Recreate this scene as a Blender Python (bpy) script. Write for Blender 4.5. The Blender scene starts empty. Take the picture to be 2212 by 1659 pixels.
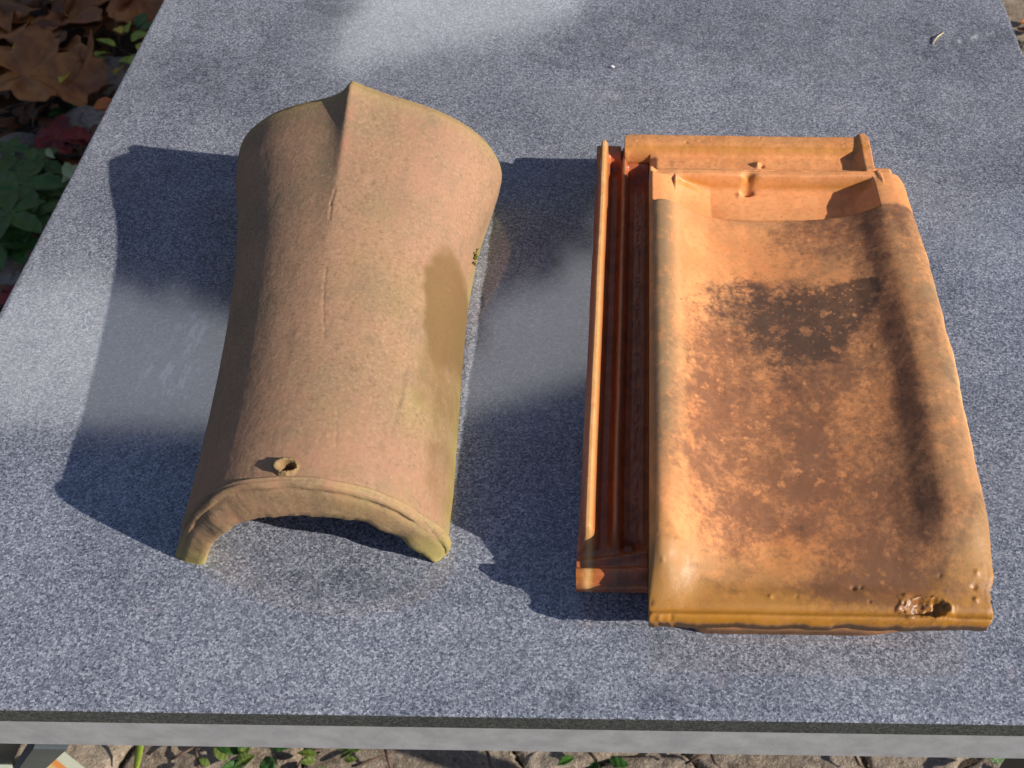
import bpy, math, random
import numpy as np
from mathutils import Matrix, Vector
rnd = random.Random(7)
S = bpy.context.scene
COL = S.collection

# ------------------------------------------------------------------ camera
HC = 0.53                                   # height of the lens above the table top
FPX, PU, PV = 2235.0, 1362.0, 829.5         # focal length and principal point on a 2212 px wide picture
TH = math.atan(2830/2235); ROLL = -0.0148
FWD = np.array([0, math.cos(TH), -math.sin(TH)]); UPV = np.array([0, math.sin(TH), math.cos(TH)]); RT = np.array([1., 0, 0])
cr, sr = math.cos(ROLL), math.sin(ROLL)
def at(u, v, z=0.0):
    """table-frame point at height z that a 2212 px wide print of the photo shows at (u, v)"""
    x = (u-PU)/FPX; y = (v-PV)/FPX
    x, y = cr*x-sr*y, sr*x+cr*y
    d = FWD+RT*x-UPV*y
    return np.array([0, 0, HC])+d*((z-HC)/d[2])
right = RT*cr-UPV*sr; upim = RT*sr+UPV*cr
cam = bpy.data.cameras.new('camera'); camo = bpy.data.objects.new('camera', cam); COL.objects.link(camo)
cam.sensor_fit = 'HORIZONTAL'; cam.sensor_width = 36; cam.lens = FPX/2212*36
cam.shift_x = -(PU-1106)/2212; cam.shift_y = 0
cam.clip_start = 0.02; cam.clip_end = 500
camo.matrix_world = Matrix(((right[0], upim[0], -FWD[0], 0), (right[1], upim[1], -FWD[1], 0), (right[2], upim[2], -FWD[2], HC), (0, 0, 0, 1)))
cam.dof.use_dof = True; cam.dof.focus_distance = 0.62; cam.dof.aperture_fstop = 20
S.camera = camo

# ------------------------------------------------------------------ node helper
class NT:
    def __init__(s, tree): s.t = tree; s.n = tree.nodes; s.l = tree.links
    def new(s, typ, **k):
        n = s.n.new(typ)
        for a, b in k.items(): setattr(n, a, b)
        return n
    def put(s, sock, v):
        if isinstance(v, bpy.types.NodeSocket): s.l.new(v, sock)
        elif v is not None:
            if sock.type == 'RGBA' and len(v) == 3: v = (*v, 1)
            sock.default_value = v
    def m(s, op, a, b=None, c=None, clamp=False):
        n = s.new('ShaderNodeMath', operation=op); n.use_clamp = clamp
        for i, v in enumerate((a, b, c)):
            if v is not None: s.put(n.inputs[i], v)
        return n.outputs[0]
    def mix(s, f, a, b, mode='MIX'):
        n = s.new('ShaderNodeMix', data_type='RGBA', blend_type=mode)
        s.put(n.inputs[0], f); s.put(n.inputs[6], a); s.put(n.inputs[7], b); return n.outputs[2]
    def ss(s, v, a, b, lo=0., hi=1.):
        n = s.new('ShaderNodeMapRange', interpolation_type='SMOOTHSTEP')
        for i, x in enumerate((v, a, b, lo, hi)): s.put(n.inputs[i], x)
        return n.outputs[0]
    def noise(s, vec, scale, detail=3, rough=.55, dist=0., out=0):
        n = s.new('ShaderNodeTexNoise'); s.put(n.inputs['Vector'], vec)
        for k, x in (('Scale', scale), ('Detail', detail), ('Roughness', rough), ('Distortion', dist)): s.put(n.inputs[k], x)
        return n.outputs[out]
    def voro(s, vec, scale, feature='F1', out=0, rand=1.):
        n = s.new('ShaderNodeTexVoronoi', feature=feature); s.put(n.inputs['Vector'], vec); s.put(n.inputs['Scale'], scale); s.put(n.inputs['Randomness'], rand)
        return n.outputs[out]
    def vscale(s, vec, sc):
        n = s.new('ShaderNodeMapping'); s.put(n.inputs[0], vec); n.inputs['Scale'].default_value = sc; return n.outputs[0]

# ------------------------------------------------------------------ world: clear autumn sky, a bank of cloud and tall trees beyond the table
SUN = Vector((1.9, -.6, 1.0)).normalized()
W = bpy.data.worlds.new('World'); S.world = W; W.use_nodes = True
w = NT(W.node_tree); w.n.clear()
sky = w.new('ShaderNodeTexSky', sky_type='NISHITA'); sky.sun_disc = False
sky.sun_elevation = math.asin(SUN.z); sky.sun_rotation = math.atan2(SUN.x, SUN.y); sky.air_density = 1.0; sky.dust_density = .6; sky.ozone_density = 2.0
tc = w.new('ShaderNodeTexCoord').outputs['Generated']
sx = w.new('ShaderNodeSeparateXYZ'); w.put(sx.inputs[0], tc)
zc = w.m('MAXIMUM', sx.outputs[2], .03)
pxr = w.m('DIVIDE', sx.outputs[0], zc); pyr = w.m('DIVIDE', sx.outputs[1], zc)    # where a level ceiling one metre up would be pierced
cb = w.new('ShaderNodeCombineXYZ'); w.put(cb.inputs[0], pxr); w.put(cb.inputs[1], pyr); pv = cb.outputs[0]
n1 = w.noise(pv, 5.0, 6, .62); n2 = w.noise(pv, 1.6, 3, .5); n3 = w.noise(pv, 16., 3, .6)
# treetop line, higher and lower from tree to tree
fc = w.new('ShaderNodeFloatCurve'); cv = fc.mapping.curves[0]
pts = [(0, .97), (.1, .95), (.17, .93), (.24, .87), (.30, .73), (.36, .76), (.46, 1.0), (.56, 1.08), (.75, 1.12), (1, 1.1)]
while len(cv.points) < len(pts): cv.points.new(.5, .5)
for p, (x, y) in zip(cv.points, pts): p.location = (x, y*.5); p.handle_type = 'AUTO'
fc.mapping.use_clip = False; fc.mapping.update()
w.put(fc.inputs['Value'], w.m('ADD', w.m('MULTIPLY', pxr, .5), .5, clamp=True))
line = w.m('MULTIPLY', fc.outputs[0], 2.0)
off = w.m('ADD', w.m('MULTIPLY', w.m('SUBTRACT', n1, .5), .30), w.m('MULTIPLY', w.m('SUBTRACT', n3, .5), .22))
tree = w.ss(w.m('SUBTRACT', w.m('ADD', pyr, off), line), -.012, .012)
# low trees and hedges all round, below about twelve degrees
rr = w.m('SQRT', w.m('ADD', w.m('MULTIPLY', pxr, pxr), w.m('MULTIPLY', pyr, pyr)))
low = w.ss(w.m('ADD', rr, w.m('MULTIPLY', off, 6.)), 4.2, 4.8)
# a gap in the trees
gx = w.m('ADD', pxr, w.m('MULTIPLY', w.m('SUBTRACT', n1, .5), .12)); gy = w.m('ADD', pyr, w.m('MULTIPLY', w.m('SUBTRACT', n3, .5), .06))
edge = w.m('ADD', 1.47, w.m('MULTIPLY', gx, .42))
gap = w.m('MULTIPLY', w.m('MULTIPLY', w.ss(gx, -.505, -.485), w.ss(gx, -.08, -.14)), w.m('MULTIPLY', w.ss(w.m('SUBTRACT', gy, w.m('MULTIPLY', w.m('ADD', gx, .4), .45)), 1.44, 1.48), w.ss(gy, 2.1, 1.9)))
tmask = w.m('MAXIMUM', w.m('MULTIPLY', tree, w.m('SUBTRACT', 1., gap)), low)
# cloud bank above the trees
cl = w.m('MULTIPLY', w.ss(w.m('SUBTRACT', w.m('ADD', pyr, w.m('MULTIPLY', w.m('SUBTRACT', n2, .5), .03)), w.m('MULTIPLY', w.m('MAXIMUM', w.m('ADD', pxr, .25), 0.), .45)), .705, .722), w.ss(rr, 3.2, 2.4))
cl = w.m('MULTIPLY', cl, w.ss(n2, .1, .55, .7, 1.))
haze = w.m('MULTIPLY', w.ss(pyr, .62, .705), w.m('SUBTRACT', 1., w.ss(pyr, .705, .72)))
skyc = w.mix(w.m('MULTIPLY', haze, .75), sky.outputs[0], w.mix(1., sky.outputs[0], (.32, .20, .22), 'MULTIPLY'))
skyc = w.mix(w.m('MULTIPLY', cl, w.ss(pxr, .12, .02)), w.mix(1., skyc, (1.0, .96, 1.02), 'MULTIPLY'), (14.5, 14.6, 15.))
leafc = w.mix(w.ss(n3, .35, .65), (.22, .19, .13), (.95, .75, .5))
skyc = w.mix(tmask, skyc, leafc)
bg = w.new('ShaderNodeBackground'); w.put(bg.inputs[0], skyc); bg.inputs[1].default_value = .086
w.l.new(bg.outputs[0], w.new('ShaderNodeOutputWorld').inputs[0])

# ------------------------------------------------------------------ sun and exposure
sl = bpy.data.lights.new('sun', 'SUN'); sl.energy = 5.0; sl.angle = math.radians(.6); sl.color = (1, .91, .80)
slo = bpy.data.objects.new('sun', sl); COL.objects.link(slo); slo.location = SUN*5
slo.rotation_euler = SUN.to_track_quat('Z', 'Y').to_euler()
S.view_settings.view_transform = 'Standard'; S.view_settings.look = 'None'; S.view_settings.exposure = 0.45; S.view_settings.gamma = 1
S.view_settings.use_curve_mapping = False
S.render.engine = 'CYCLES'

# ------------------------------------------------------------------ numpy noise
def _h(ix, iy, iz, seed):
    n = (ix.astype(np.int64)*374761393+iy.astype(np.int64)*668265263+iz.astype(np.int64)*2147483647+seed*974634777) & 0xffffffff
    n = ((n ^ (n >> 13))*1274126177) & 0xffffffff
    n = (n ^ (n >> 16)) & 0xffffff
    return n/float(0xffffff)
def vnoise(x, y, seed=0):
    x = np.asarray(x, float); y = np.asarray(y, float)
    ix = np.floor(x); iy = np.floor(y); fx = x-ix; fy = y-iy
    fx = fx*fx*(3-2*fx); fy = fy*fy*(3-2*fy); z = np.zeros_like(ix)
    a = _h(ix, iy, z, seed); b = _h(ix+1, iy, z, seed); c = _h(ix, iy+1, z, seed); d = _h(ix+1, iy+1, z, seed)
    return (a*(1-fx)+b*fx)*(1-fy)+(c*(1-fx)+d*fx)*fy-.5
def fbm(x, y, sc, oct=4, seed=0, g=.5):
    t = 0; a = 1.; s = sc; tot = 0
    for o in range(oct): t = t+a*vnoise(x*s+o*17.3, y*s-o*9.1, seed+o); tot += a; a *= g; s *= 2.03
    return t/tot*2
def sst(v, a, b):
    t = np.clip((v-a)/(b-a), 0, 1); return t*t*(3-2*t)
def gau(d, s): return np.exp(-(d/s)**2)
def blob(x, y, cx, cy, rx, ry, rot=0., soft=.5):
    c, s_ = math.cos(rot), math.sin(rot); dx = x-cx; dy = y-cy
    r = np.sqrt(((dx*c+dy*s_)/rx)**2+((-dx*s_+dy*c)/ry)**2)
    return 1-sst(r, 1-soft, 1+soft)
def segd(x, y, x0, y0, x1, y1):
    dx, dy = x1-x0, y1-y0; L = dx*dx+dy*dy
    t = np.clip(((x-x0)*dx+(y-y0)*dy)/L, 0, 1)
    return np.hypot(x-x0-t*dx, y-y0-t*dy)

# ------------------------------------------------------------------ object helpers
def tag(o, label=None, cat=None, group=None, kind=None):
    if label: o['label'] = label
    if cat: o['category'] = cat
    if group: o['group'] = group
    if kind: o['kind'] = kind
    return o
def empty(name, loc, label, cat, group=None):
    o = bpy.data.objects.new(name, None); COL.objects.link(o); o.location = loc; o.empty_display_size = .02
    bpy.context.view_layer.update()
    return tag(o, label, cat, group)
def mesh(name, V, Fs, mat, parent=None, attrs=None, smooth=True, origin=None):
    V = np.asarray(V, float)
    if parent is not None: org = np.array(parent_world(parent))
    elif origin is not None: org = np.array(origin, float)
    else: org = np.zeros(3)
    me = bpy.data.meshes.new(name); me.from_pydata((V-org).tolist(), [], [tuple(int(i) for i in f) for f in Fs])
    if smooth: me.polygons.foreach_set('use_smooth', [True]*len(me.polygons))
    if attrs:
        for k, a in attrs.items():
            at_ = me.color_attributes.new(k, 'FLOAT_COLOR', 'POINT')
            arr = np.ones((len(V), 4)); arr[:, :a.shape[1]] = a; at_.data.foreach_set('color', arr.ravel())
    me.update(); me.materials.append(mat)
    o = bpy.data.objects.new(name, me); COL.objects.link(o)
    if parent is not None: o.parent = parent
    elif origin is not None: o.location = origin
    return o
def parent_world(p):
    l = np.zeros(3)
    while p is not None: l = l+np.array(p.location); p = p.parent
    return l
def grid_solid(X, Y, ZT, ZB, mask=None):
    """closed solid between two height sheets over the same plan grid; mask says which cells exist"""
    ny, nx = X.shape
    if mask is None: mask = np.ones((ny-1, nx-1), bool)
    V = np.concatenate([np.stack([X, Y, ZT], -1).reshape(-1, 3), np.stack([X, Y, ZB], -1).reshape(-1, 3)])
    N = ny*nx; jj, ii = np.nonzero(mask)
    a = jj*nx+ii; b = a+1; c = a+nx+1; d = a+nx
    F = [np.stack([a, b, c, d], 1), np.stack([a+N, d+N, c+N, b+N], 1)]
    pm = np.zeros((ny+1, nx+1), bool); pm[1:-1, 1:-1] = mask
    k = ~pm[:-2, 1:-1][jj, ii]; F.append(np.stack([a, a+N, b+N, b], 1)[k])
    k = ~pm[2:, 1:-1][jj, ii]; F.append(np.stack([c, c+N, d+N, d], 1)[k])
    k = ~pm[1:-1, :-2][jj, ii]; F.append(np.stack([d, d+N, a+N, a], 1)[k])
    k = ~pm[1:-1, 2:][jj, ii]; F.append(np.stack([b, b+N, c+N, c], 1)[k])
    F = np.concatenate(F); used = np.unique(F); rm = np.full(2*N, -1); rm[used] = np.arange(len(used))
    return V[used], rm[F], used
def box(x0, x1, y0, y1, z0, z1, bev=0.0):
    import bmesh
    bm = bmesh.new(); bmesh.ops.create_cube(bm, size=1)
    for v in bm.verts: v.co = Vector(((x0+x1)/2+v.co.x*(x1-x0), (y0+y1)/2+v.co.y*(y1-y0), (z0+z1)/2+v.co.z*(z1-z0)))
    if bev: bmesh.ops.bevel(bm, geom=bm.edges[:], offset=bev, segments=2, profile=.5, affect='EDGES')
    V = [tuple(v.co) for v in bm.verts]; bm.verts.index_update(); F = [[v.index for v in f.verts] for f in bm.faces]; bm.free()
    return V, F
def join(parts):
    V = []; F = []
    for v, f in parts:
        n = len(V); V += [tuple(p) for p in v]; F += [[i+n for i in q] for q in f]
    return V, F
def tube(pts, rads, n=8):
    V = []; F = []; pts = [Vector(p) for p in pts]
    for i, p in enumerate(pts):
        d = (pts[min(i+1, len(pts)-1)]-pts[max(i-1, 0)]).normalized()
        a = d.orthogonal().normalized(); b = d.cross(a)
        for k in range(n):
            t = 2*math.pi*k/n; V.append(tuple(p+(a*math.cos(t)+b*math.sin(t))*rads[i]))
    for i in range(len(pts)-1):
        for k in range(n): F.append([i*n+k, i*n+(k+1) % n, (i+1)*n+(k+1) % n, (i+1)*n+k])
    F.append(list(range(n))[::-1]); F.append([(len(pts)-1)*n+k for k in range(n)])
    return V, F

# ------------------------------------------------------------------ materials
def material(name):
    m = bpy.data.materials.new(name); m.use_nodes = True; t = NT(m.node_tree); t.n.clear()
    p = t.new('ShaderNodeBsdfPrincipled'); o = t.new('ShaderNodeOutputMaterial'); t.l.new(p.outputs[0], o.inputs[0])
    return m, t, p
def bump(t, p, h, strength, dist):
    b = t.new('ShaderNodeBump'); b.inputs['Strength'].default_value = strength; b.inputs['Distance'].default_value = dist
    t.put(b.inputs['Height'], h); t.l.new(b.outputs[0], p.inputs['Normal']); return b
def attr(t, name):
    a = t.new('ShaderNodeAttribute', attribute_name=name); s = t.new('ShaderNodeSeparateColor'); t.l.new(a.outputs['Color'], s.inputs[0]); return s.outputs
def plain(name, col, rough=.6, var=.25, scale=40., bmp=0., spec=.5, metal=0.):
    m, t, p = material(name); oc = t.new('ShaderNodeTexCoord').outputs['Object']
    n = t.noise(oc, scale, 5, .6); f = t.ss(n, .3, .7, 1-var, 1+var)
    cc = t.new('ShaderNodeCombineColor')
    for i in range(3): t.put(cc.inputs[i], t.m('MULTIPLY', f, col[i]))
    t.put(p.inputs['Base Color'], cc.outputs[0]); p.inputs['Roughness'].default_value = rough; p.inputs['Metallic'].default_value = metal
    p.inputs['Specular IOR Level'].default_value = spec
    if bmp: bump(t, p, t.noise(oc, scale*6, 4, .6), .6, bmp)
    return m

def granite(top=True):
    m, t, p = material('polished_granite' if top else 'sawn_granite_edge')
    oc = t.new('ShaderNodeTexCoord').outputs['Object']
    v1 = t.noise(oc, 1250., 2, .6); v2 = t.noise(oc, 700., 3, .75); v3 = t.voro(oc, 820., out=1)
    vc = t.new('ShaderNodeSeparateColor'); t.l.new(v3, vc.inputs[0])
    big = t.noise(oc, 9., 5, .6); mid = t.noise(oc, 45., 4, .6)
    g = t.m('ADD', t.m('MULTIPLY', v1, .42), t.m('ADD', t.m('MULTIPLY', v2, .40), t.m('MULTIPLY', vc.outputs[0], .18)))
    g = t.m('ADD', g, t.m('ADD', t.m('MULTIPLY', t.m('SUBTRACT', big, .5), .14), t.m('MULTIPLY', t.m('SUBTRACT', mid, .5), .035)))
    r = t.new('ShaderNodeValToRGB'); t.put(r.inputs[0], g); e = r.color_ramp.elements
    e[0].position = .36; e[0].color = (.040, .048, .070, 1); e[1].position = .65; e[1].color = (.48, .50, .56, 1)
    a = e.new(.46); a.color = (.135, .150, .190, 1); a = e.new(.56); a.color = (.240, .258, .305, 1)
    col = r.outputs[0]
    col = t.mix(t.m('MULTIPLY', t.ss(t.noise(oc, 70., 3, .7), .60, .75), .12), col, (.30, .19, .17))
    col = t.mix(t.m('MULTIPLY', t.ss(t.voro(oc, 620.), .18, .08), .5), col, (.62, .63, .66))
    col = t.mix(t.m('MULTIPLY', t.ss(t.voro(t.vscale(oc, (1.1, .9, 1.)), 520.), .18, .09), .55), col, (.03, .035, .045))
    if top:
        A = attr(t, 'wear_sheen')
        det = t.noise(oc, 60., 6, .7); fine = t.noise(oc, 500., 3, .6)
        dust_sheen = t.m('MULTIPLY', A[0], t.ss(t.m('ADD', det, t.m('MULTIPLY', fine, .4)), .45, .9), clamp=True)
        col = t.mix(t.m('MULTIPLY', dust_sheen, .6), col, (.30, .32, .34))
        dk = t.m('MULTIPLY', A[1], t.ss(det, .35, .62), clamp=True)
        col = t.mix(dk, col, t.mix(1., col, (.42, .43, .46), 'MULTIPLY'))
        scr = t.m('MULTIPLY', A[2], t.ss(t.noise(t.vscale(oc, (1, .35, 1)), 130., 4, .75), .50, .60), clamp=True)
        col = t.mix(scr, col, (.50, .50, .52))
        t.put(p.inputs['Roughness'], t.m('ADD', t.ss(t.noise(oc, 160., 3, .6), .3, .7, .045, .075), t.m('MULTIPLY', dust_sheen, .06)))
        p.inputs['IOR'].default_value = 1.8
        bump(t, p, v2, .05, .0002)
    else:
        col = t.mix(1., col, (.30, .31, .24), 'MULTIPLY')
        p.inputs['Roughness'].default_value = .8; bump(t, p, v2, .6, .0006)
    t.put(p.inputs['Base Color'], col)
    return m

def pan_tile_mat(name, lock=False):
    m, t, p = material(name)
    oc = t.new('ShaderNodeTexCoord').outputs['Object']; A = attr(t, 'stain_tone'); B = attr(t, 'tint_lit')
    big = t.noise(oc, 22., 5, .6); fine = t.noise(oc, 300., 6, .75); mid = t.noise(oc, 85., 7, .72); brd = t.noise(oc, 34., 8, .70)
    base = t.mix(t.ss(big, .35, .68), (.76, .325, .120), (.66, .250, .082))
    base = t.mix(t.m('MULTIPLY', t.ss(mid, .42, .66), .35), base, (.50, .25, .085))
    base = t.mix(t.m('MULTIPLY', t.ss(fine, .45, .68), .40), base, (.36, .135, .050))
    if lock: base = t.mix(t.ss(mid, .35, .7), (.44, .115, .038), (.24, .068, .026))
    g = t.m('MULTIPLY', B[0], t.ss(t.m('ADD', mid, t.m('MULTIPLY', fine, .5)), .35, .80), clamp=True); col = t.mix(g, base, (.25, .155, .075))
    o = t.m('MULTIPLY', B[1], t.ss(mid, .2, .7, .55, 1.), clamp=True); col = t.mix(o, col, (.44, .185, .012))
    # brown grime and painted-in shade: broken up from broad patches down to single specks
    pat = t.m('ADD', t.m('MULTIPLY', t.m('SUBTRACT', brd, .5), 1.7), t.m('ADD', t.m('MULTIPLY', t.m('SUBTRACT', mid, .5), 1.1), t.m('MULTIPLY', t.m('SUBTRACT', fine, .5), 1.3)))
    br = t.ss(t.m('ADD', A[1], pat), .15, 1.15, 0., .80); wv = t.new('ShaderNodeVectorMath', operation='MULTIPLY_ADD'); t.put(wv.inputs[0], t.noise(oc, 120., 4, .7, out=1)); wv.inputs[1].default_value = (.014, .014, .014); t.put(wv.inputs[2], oc)
    fl = t.m('MAXIMUM', t.ss(t.voro(wv.outputs[0], 150.), .16, .38), t.ss(brd, .52, .42))
    col = t.mix(t.m('MULTIPLY', t.m('MULTIPLY', br, t.ss(fl, 0., 1., t.ss(mid, .40, .58, .35, .95), 1.)), t.ss(A[1], .02, .2)), col, (.135, .056, .030))
    # sooty grime with a little painted shade, flaked away in rounded spots
    wv = t.new('ShaderNodeVectorMath', operation='MULTIPLY_ADD'); t.put(wv.inputs[0], t.noise(oc, 160., 3, .6, out=1)); wv.inputs[1].default_value = (.008, .008, .008); t.put(wv.inputs[2], oc)
    vs = t.voro(wv.outputs[0], 95., rand=1.); vs2 = t.voro(wv.outputs[0], 230.)
    dots = t.m('MULTIPLY', t.ss(t.m('ADD', vs, t.m('MULTIPLY', mid, .5)), .42, .56), t.ss(vs2, .10, .30))
    dk = t.m('MULTIPLY', t.m('MULTIPLY', t.ss(t.m('ADD', A[0], t.m('MULTIPLY', pat, .75)), .30, .85), t.ss(A[0], .02, .25)), t.m('MAXIMUM', t.m('MAXIMUM', dots, .15), t.ss(A[2], .3, .9)))
    col = t.mix(t.m('MULTIPLY', dk, .80), col, (.055, .032, .022))
    # pale edge and sunlit strips, painted into the colour
    col = t.mix(t.m('MULTIPLY', B[2], t.ss(mid, .3, .6, .6, 1.), clamp=True), col, (.72, .43, .18))
    sp = t.ss(t.noise(oc, 420., 2, .6), .70, .76); col = t.mix(t.m('MULTIPLY', sp, .7), col, (.06, .03, .02))
    t.put(p.inputs['Base Color'], col)
    t.put(p.inputs['Roughness'], t.m('SUBTRACT', t.ss(mid, .3, .7, .60, .78) if not lock else t.ss(mid, .3, .7, .26, .42), t.m('MULTIPLY', B[1], .26)))
    p.inputs['Coat Weight'].default_value = .0
    hh = t.m('ADD', fine, t.m('MULTIPLY', t.noise(oc, 900., 3, .6), .4))
    bump(t, p, hh, .32, .0006)
    return m

def ridge_mat():
    m, t, p = material('weathered_clay')
    oc = t.new('ShaderNodeTexCoord').outputs['Object']; A = attr(t, 'stain_tone')
    big = t.noise(oc, 18., 5, .6); mid = t.noise(oc, 75., 5, .65); fine = t.noise(oc, 420., 4, .7)
    st = t.noise(t.vscale(oc, (1., .22, 1.)), 120., 5, .7)
    base = t.mix(t.ss(big, .35, .65), (.325, .188, .110), (.255, .168, .094))
    base = t.mix(t.m('MULTIPLY', t.ss(mid, .52, .72), .35), base, (.33, .165, .105))
    base = t.mix(t.m('MULTIPLY', t.ss(st, .50, .72), .35), base, (.15, .098, .055))
    base = t.mix(t.m('MULTIPLY', t.ss(fine, .50, .66), .55), base, (.40, .26, .165))
    base = t.mix(t.m('MULTIPLY', t.ss(fine, .46, .32), .5), base, (.12, .072, .042))
    base = t.mix(t.m('MULTIPLY', t.ss(t.noise(oc, 30., 7, .7), .50, .66), .45), base, (.185, .140, .085))
    col = t.mix(t.m('MULTIPLY', A[2], t.ss(mid, .3, .65), clamp=True), base, (.36, .185, .115))
    col = t.mix(t.m('MULTIPLY', A[1], t.ss(t.m('ADD', mid, t.m('MULTIPLY', fine, .4)), .40, .75), clamp=True), col, (.31, .26, .085))
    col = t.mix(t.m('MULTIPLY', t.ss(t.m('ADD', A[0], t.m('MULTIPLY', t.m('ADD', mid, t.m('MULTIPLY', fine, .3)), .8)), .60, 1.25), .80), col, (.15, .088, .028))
    pit = t.ss(t.voro(oc, 130.), .0, .10, 1., 0.); col = t.mix(t.m('MULTIPLY', pit, .5), col, (.56, .33, .20))
    t.put(p.inputs['Base Color'], col); p.inputs['Roughness'].default_value = .74; p.inputs['Specular IOR Level'].default_value = .35
    bump(t, p, t.m('ADD', t.m('ADD', fine, t.m('MULTIPLY', st, .8)), t.m('MULTIPLY', mid, .8)), .35, .0007)
    return m

M_GRAN = granite(); M_GEDGE = granite(False)
M_RAIL = plain('grey_painted_metal', (.42, .43, .44), .5, .13, 60., .0002)
M_LEG = plain('dark_grey_metal', (.10, .12, .13), .5, .1, 30.)
M_PAN = pan_tile_mat('glazed_terracotta'); M_LOCK = pan_tile_mat('glazed_terracotta_red', True)
M_CLAY = ridge_mat()
M_MOSS = plain('moss', (.10, .11, .02), .9, .5, 300., .001)

# ------------------------------------------------------------------ ground
def ground_mat():
    m, t, p = material('dark_soil'); oc = t.new('ShaderNodeTexCoord').outputs['Object']
    n = t.noise(oc, 14., 6, .7); f = t.noise(oc, 160., 4, .7)
    col = t.mix(t.ss(n, .35, .65), (.045, .030, .018), (.11, .08, .05)); col = t.mix(t.m('MULTIPLY', t.ss(f, .5, .7), .4), col, (.17, .13, .09))
    t.put(p.inputs['Base Color'], col); p.inputs['Roughness'].default_value = .95; bump(t, p, t.m('ADD', n, f), 1., .01); return m
def stone_mat():
    m, t, p = material('gritty_stone'); oc = t.new('ShaderNodeTexCoord').outputs['Object']
    n = t.noise(oc, 9., 5, .65); f = t.noise(oc, 210., 4, .75); g = t.noise(oc, 60., 4, .7)
    col = t.mix(t.ss(n, .35, .65), (.185, .140, .10), (.30, .25, .195)); col = t.mix(t.m('MULTIPLY', t.ss(f, .48, .66), .6), col, (.46, .40, .31))
    col = t.mix(t.m('MULTIPLY', t.ss(g, .52, .66), .7), col, (.075, .055, .042))
    t.put(p.inputs['Base Color'], col); p.inputs['Roughness'].default_value = .9; bump(t, p, t.m('ADD', f, g), .9, .004); return m
M_SOIL = ground_mat(); M_STONE = stone_mat()
GZ = -.72
def axis(lo, hi, c0, c1, step):
    inner = np.arange(c0, c1, step); l = [c0]; d = step
    while l[-1] > lo: d *= 1.35; l.append(l[-1]-d)
    r = [inner[-1]]; d = step
    while r[-1] < hi: d *= 1.35; r.append(r[-1]+d)
    return np.array(sorted(set(l[1:]+list(inner)+r[1:])))
gx = axis(-60, 60, -1.7, 1.3, .012); gy = axis(-60, 60, .2, 2.4, .012)
X, Y = np.meshgrid(gx, gy); Z = GZ-.012+fbm(X, Y, 9., 5, 3)*.016
V = np.stack([X, Y, Z], -1).reshape(-1, 3); ny, nx = X.shape
j, i = np.mgrid[0:ny-1, 0:nx-1]; a = (j*nx+i).ravel(); F = np.stack([a, a+1, a+nx+1, a+nx], 1)
tag(mesh('ground', V, F, M_SOIL), kind='structure')

# old paving: irregular stones with open joints, in front and to the right of the table
def paving(name, x0, x1, y0, y1, step, cell, seed):
    xs = np.arange(x0, x1, step); ys = np.arange(y0, y1, step); X, Y = np.meshgrid(xs, ys)
    r = random.Random(seed); P = []
    for a in np.arange(x0-cell, x1+cell, cell):
        for k, b in enumerate(np.arange(y0-cell, y1+cell, cell)):
            P.append((a+cell*(.5*(k % 2)+r.uniform(-.28, .28)), b+cell*r.uniform(-.28, .28), r.uniform(-1, 1), r.uniform(-.06, .06), r.uniform(-.06, .06)))
    wx = X+fbm(X, Y, 14, 3, 5)*.02; wy = Y+fbm(X, Y, 14, 3, 8)*.02
    D = np.stack([np.hypot(wx-p[0], wy-p[1]) for p in P]); o = np.argsort(D, 0)[:2]
    d1 = np.take_along_axis(D, o[:1], 0)[0]; d2 = np.take_along_axis(D, o[1:2], 0)[0]; PP_ = np.array(P)[o[0]]
    e = d2-d1
    Z = GZ+.004+PP_[..., 2]*.004+(X-PP_[..., 0])*PP_[..., 3]+(Y-PP_[..., 1])*PP_[..., 4]-(1-sst(e, .0, .012))*.016+fbm(X, Y, 60, 4, 2)*.004
    V = np.stack([X, Y, Z], -1).reshape(-1, 3); ny, nx = X.shape
    j, i = np.mgrid[0:ny-1, 0:nx-1]; a = (j*nx+i).ravel(); F = np.stack([a, a+1, a+nx+1, a+nx], 1)
    tag(mesh(name, V, F, M_STONE), kind='structure')
paving('pavement', -.78, 1.6, .05, .62, .005, .21, 4)
paving('path', .62, 1.5, 1.45, 2.6, .007, .34, 9)

# ------------------------------------------------------------------ table
TX0, TX1, TY0, TY1 = -.4335, .3405, .1968, 1.72
table = empty('garden_table', (-.046, .95, GZ), 'garden table with a speckled blue grey granite top on a grey metal frame', 'table')
xs = np.linspace(TX0+.0015, TX1-.0015, 260); ys = np.linspace(TY0+.0015, TY1-.0015, 520)
X, Y = np.meshgrid(xs, ys)
nz = fbm(X, Y, 18., 5, 11)
def tb(u, v, ru, rv, rot=0, soft=.5):
    c = at(u, v); dx = abs(at(u+ru, v)-c)[0]; dy = abs(at(u, v+rv)-c)[1]
    return blob(X+nz*.010, Y+fbm(X, Y, 22., 4, 31)*.010, c[0], c[1], dx, dy, rot, soft)
dust_sheen = .30*sst(nz, -.1, .5)+.55*tb(60, 700, 200, 170, 0, .4)+.4*tb(330, 830, 150, 130)+.5*tb(1150, 700, 120, 160)+.3*tb(900, 40, 230, 110)  # random dust, plus cloud reflections painted in as pale patches
dust_sheen += .35*(1-sst(X, TX0+.0, TX0+.05))*sst(Y, .5, .6)+.3*tb(1250, 215, 120, 30)
dark = .30*sst(-nz, .0, .5)+.35*tb(1700, 90, 460, 70)+.3*tb(500, 180, 200, 60)+.6*tb(740, 15, 60, 40)+.4*tb(850, 1270, 300, 40)
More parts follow.
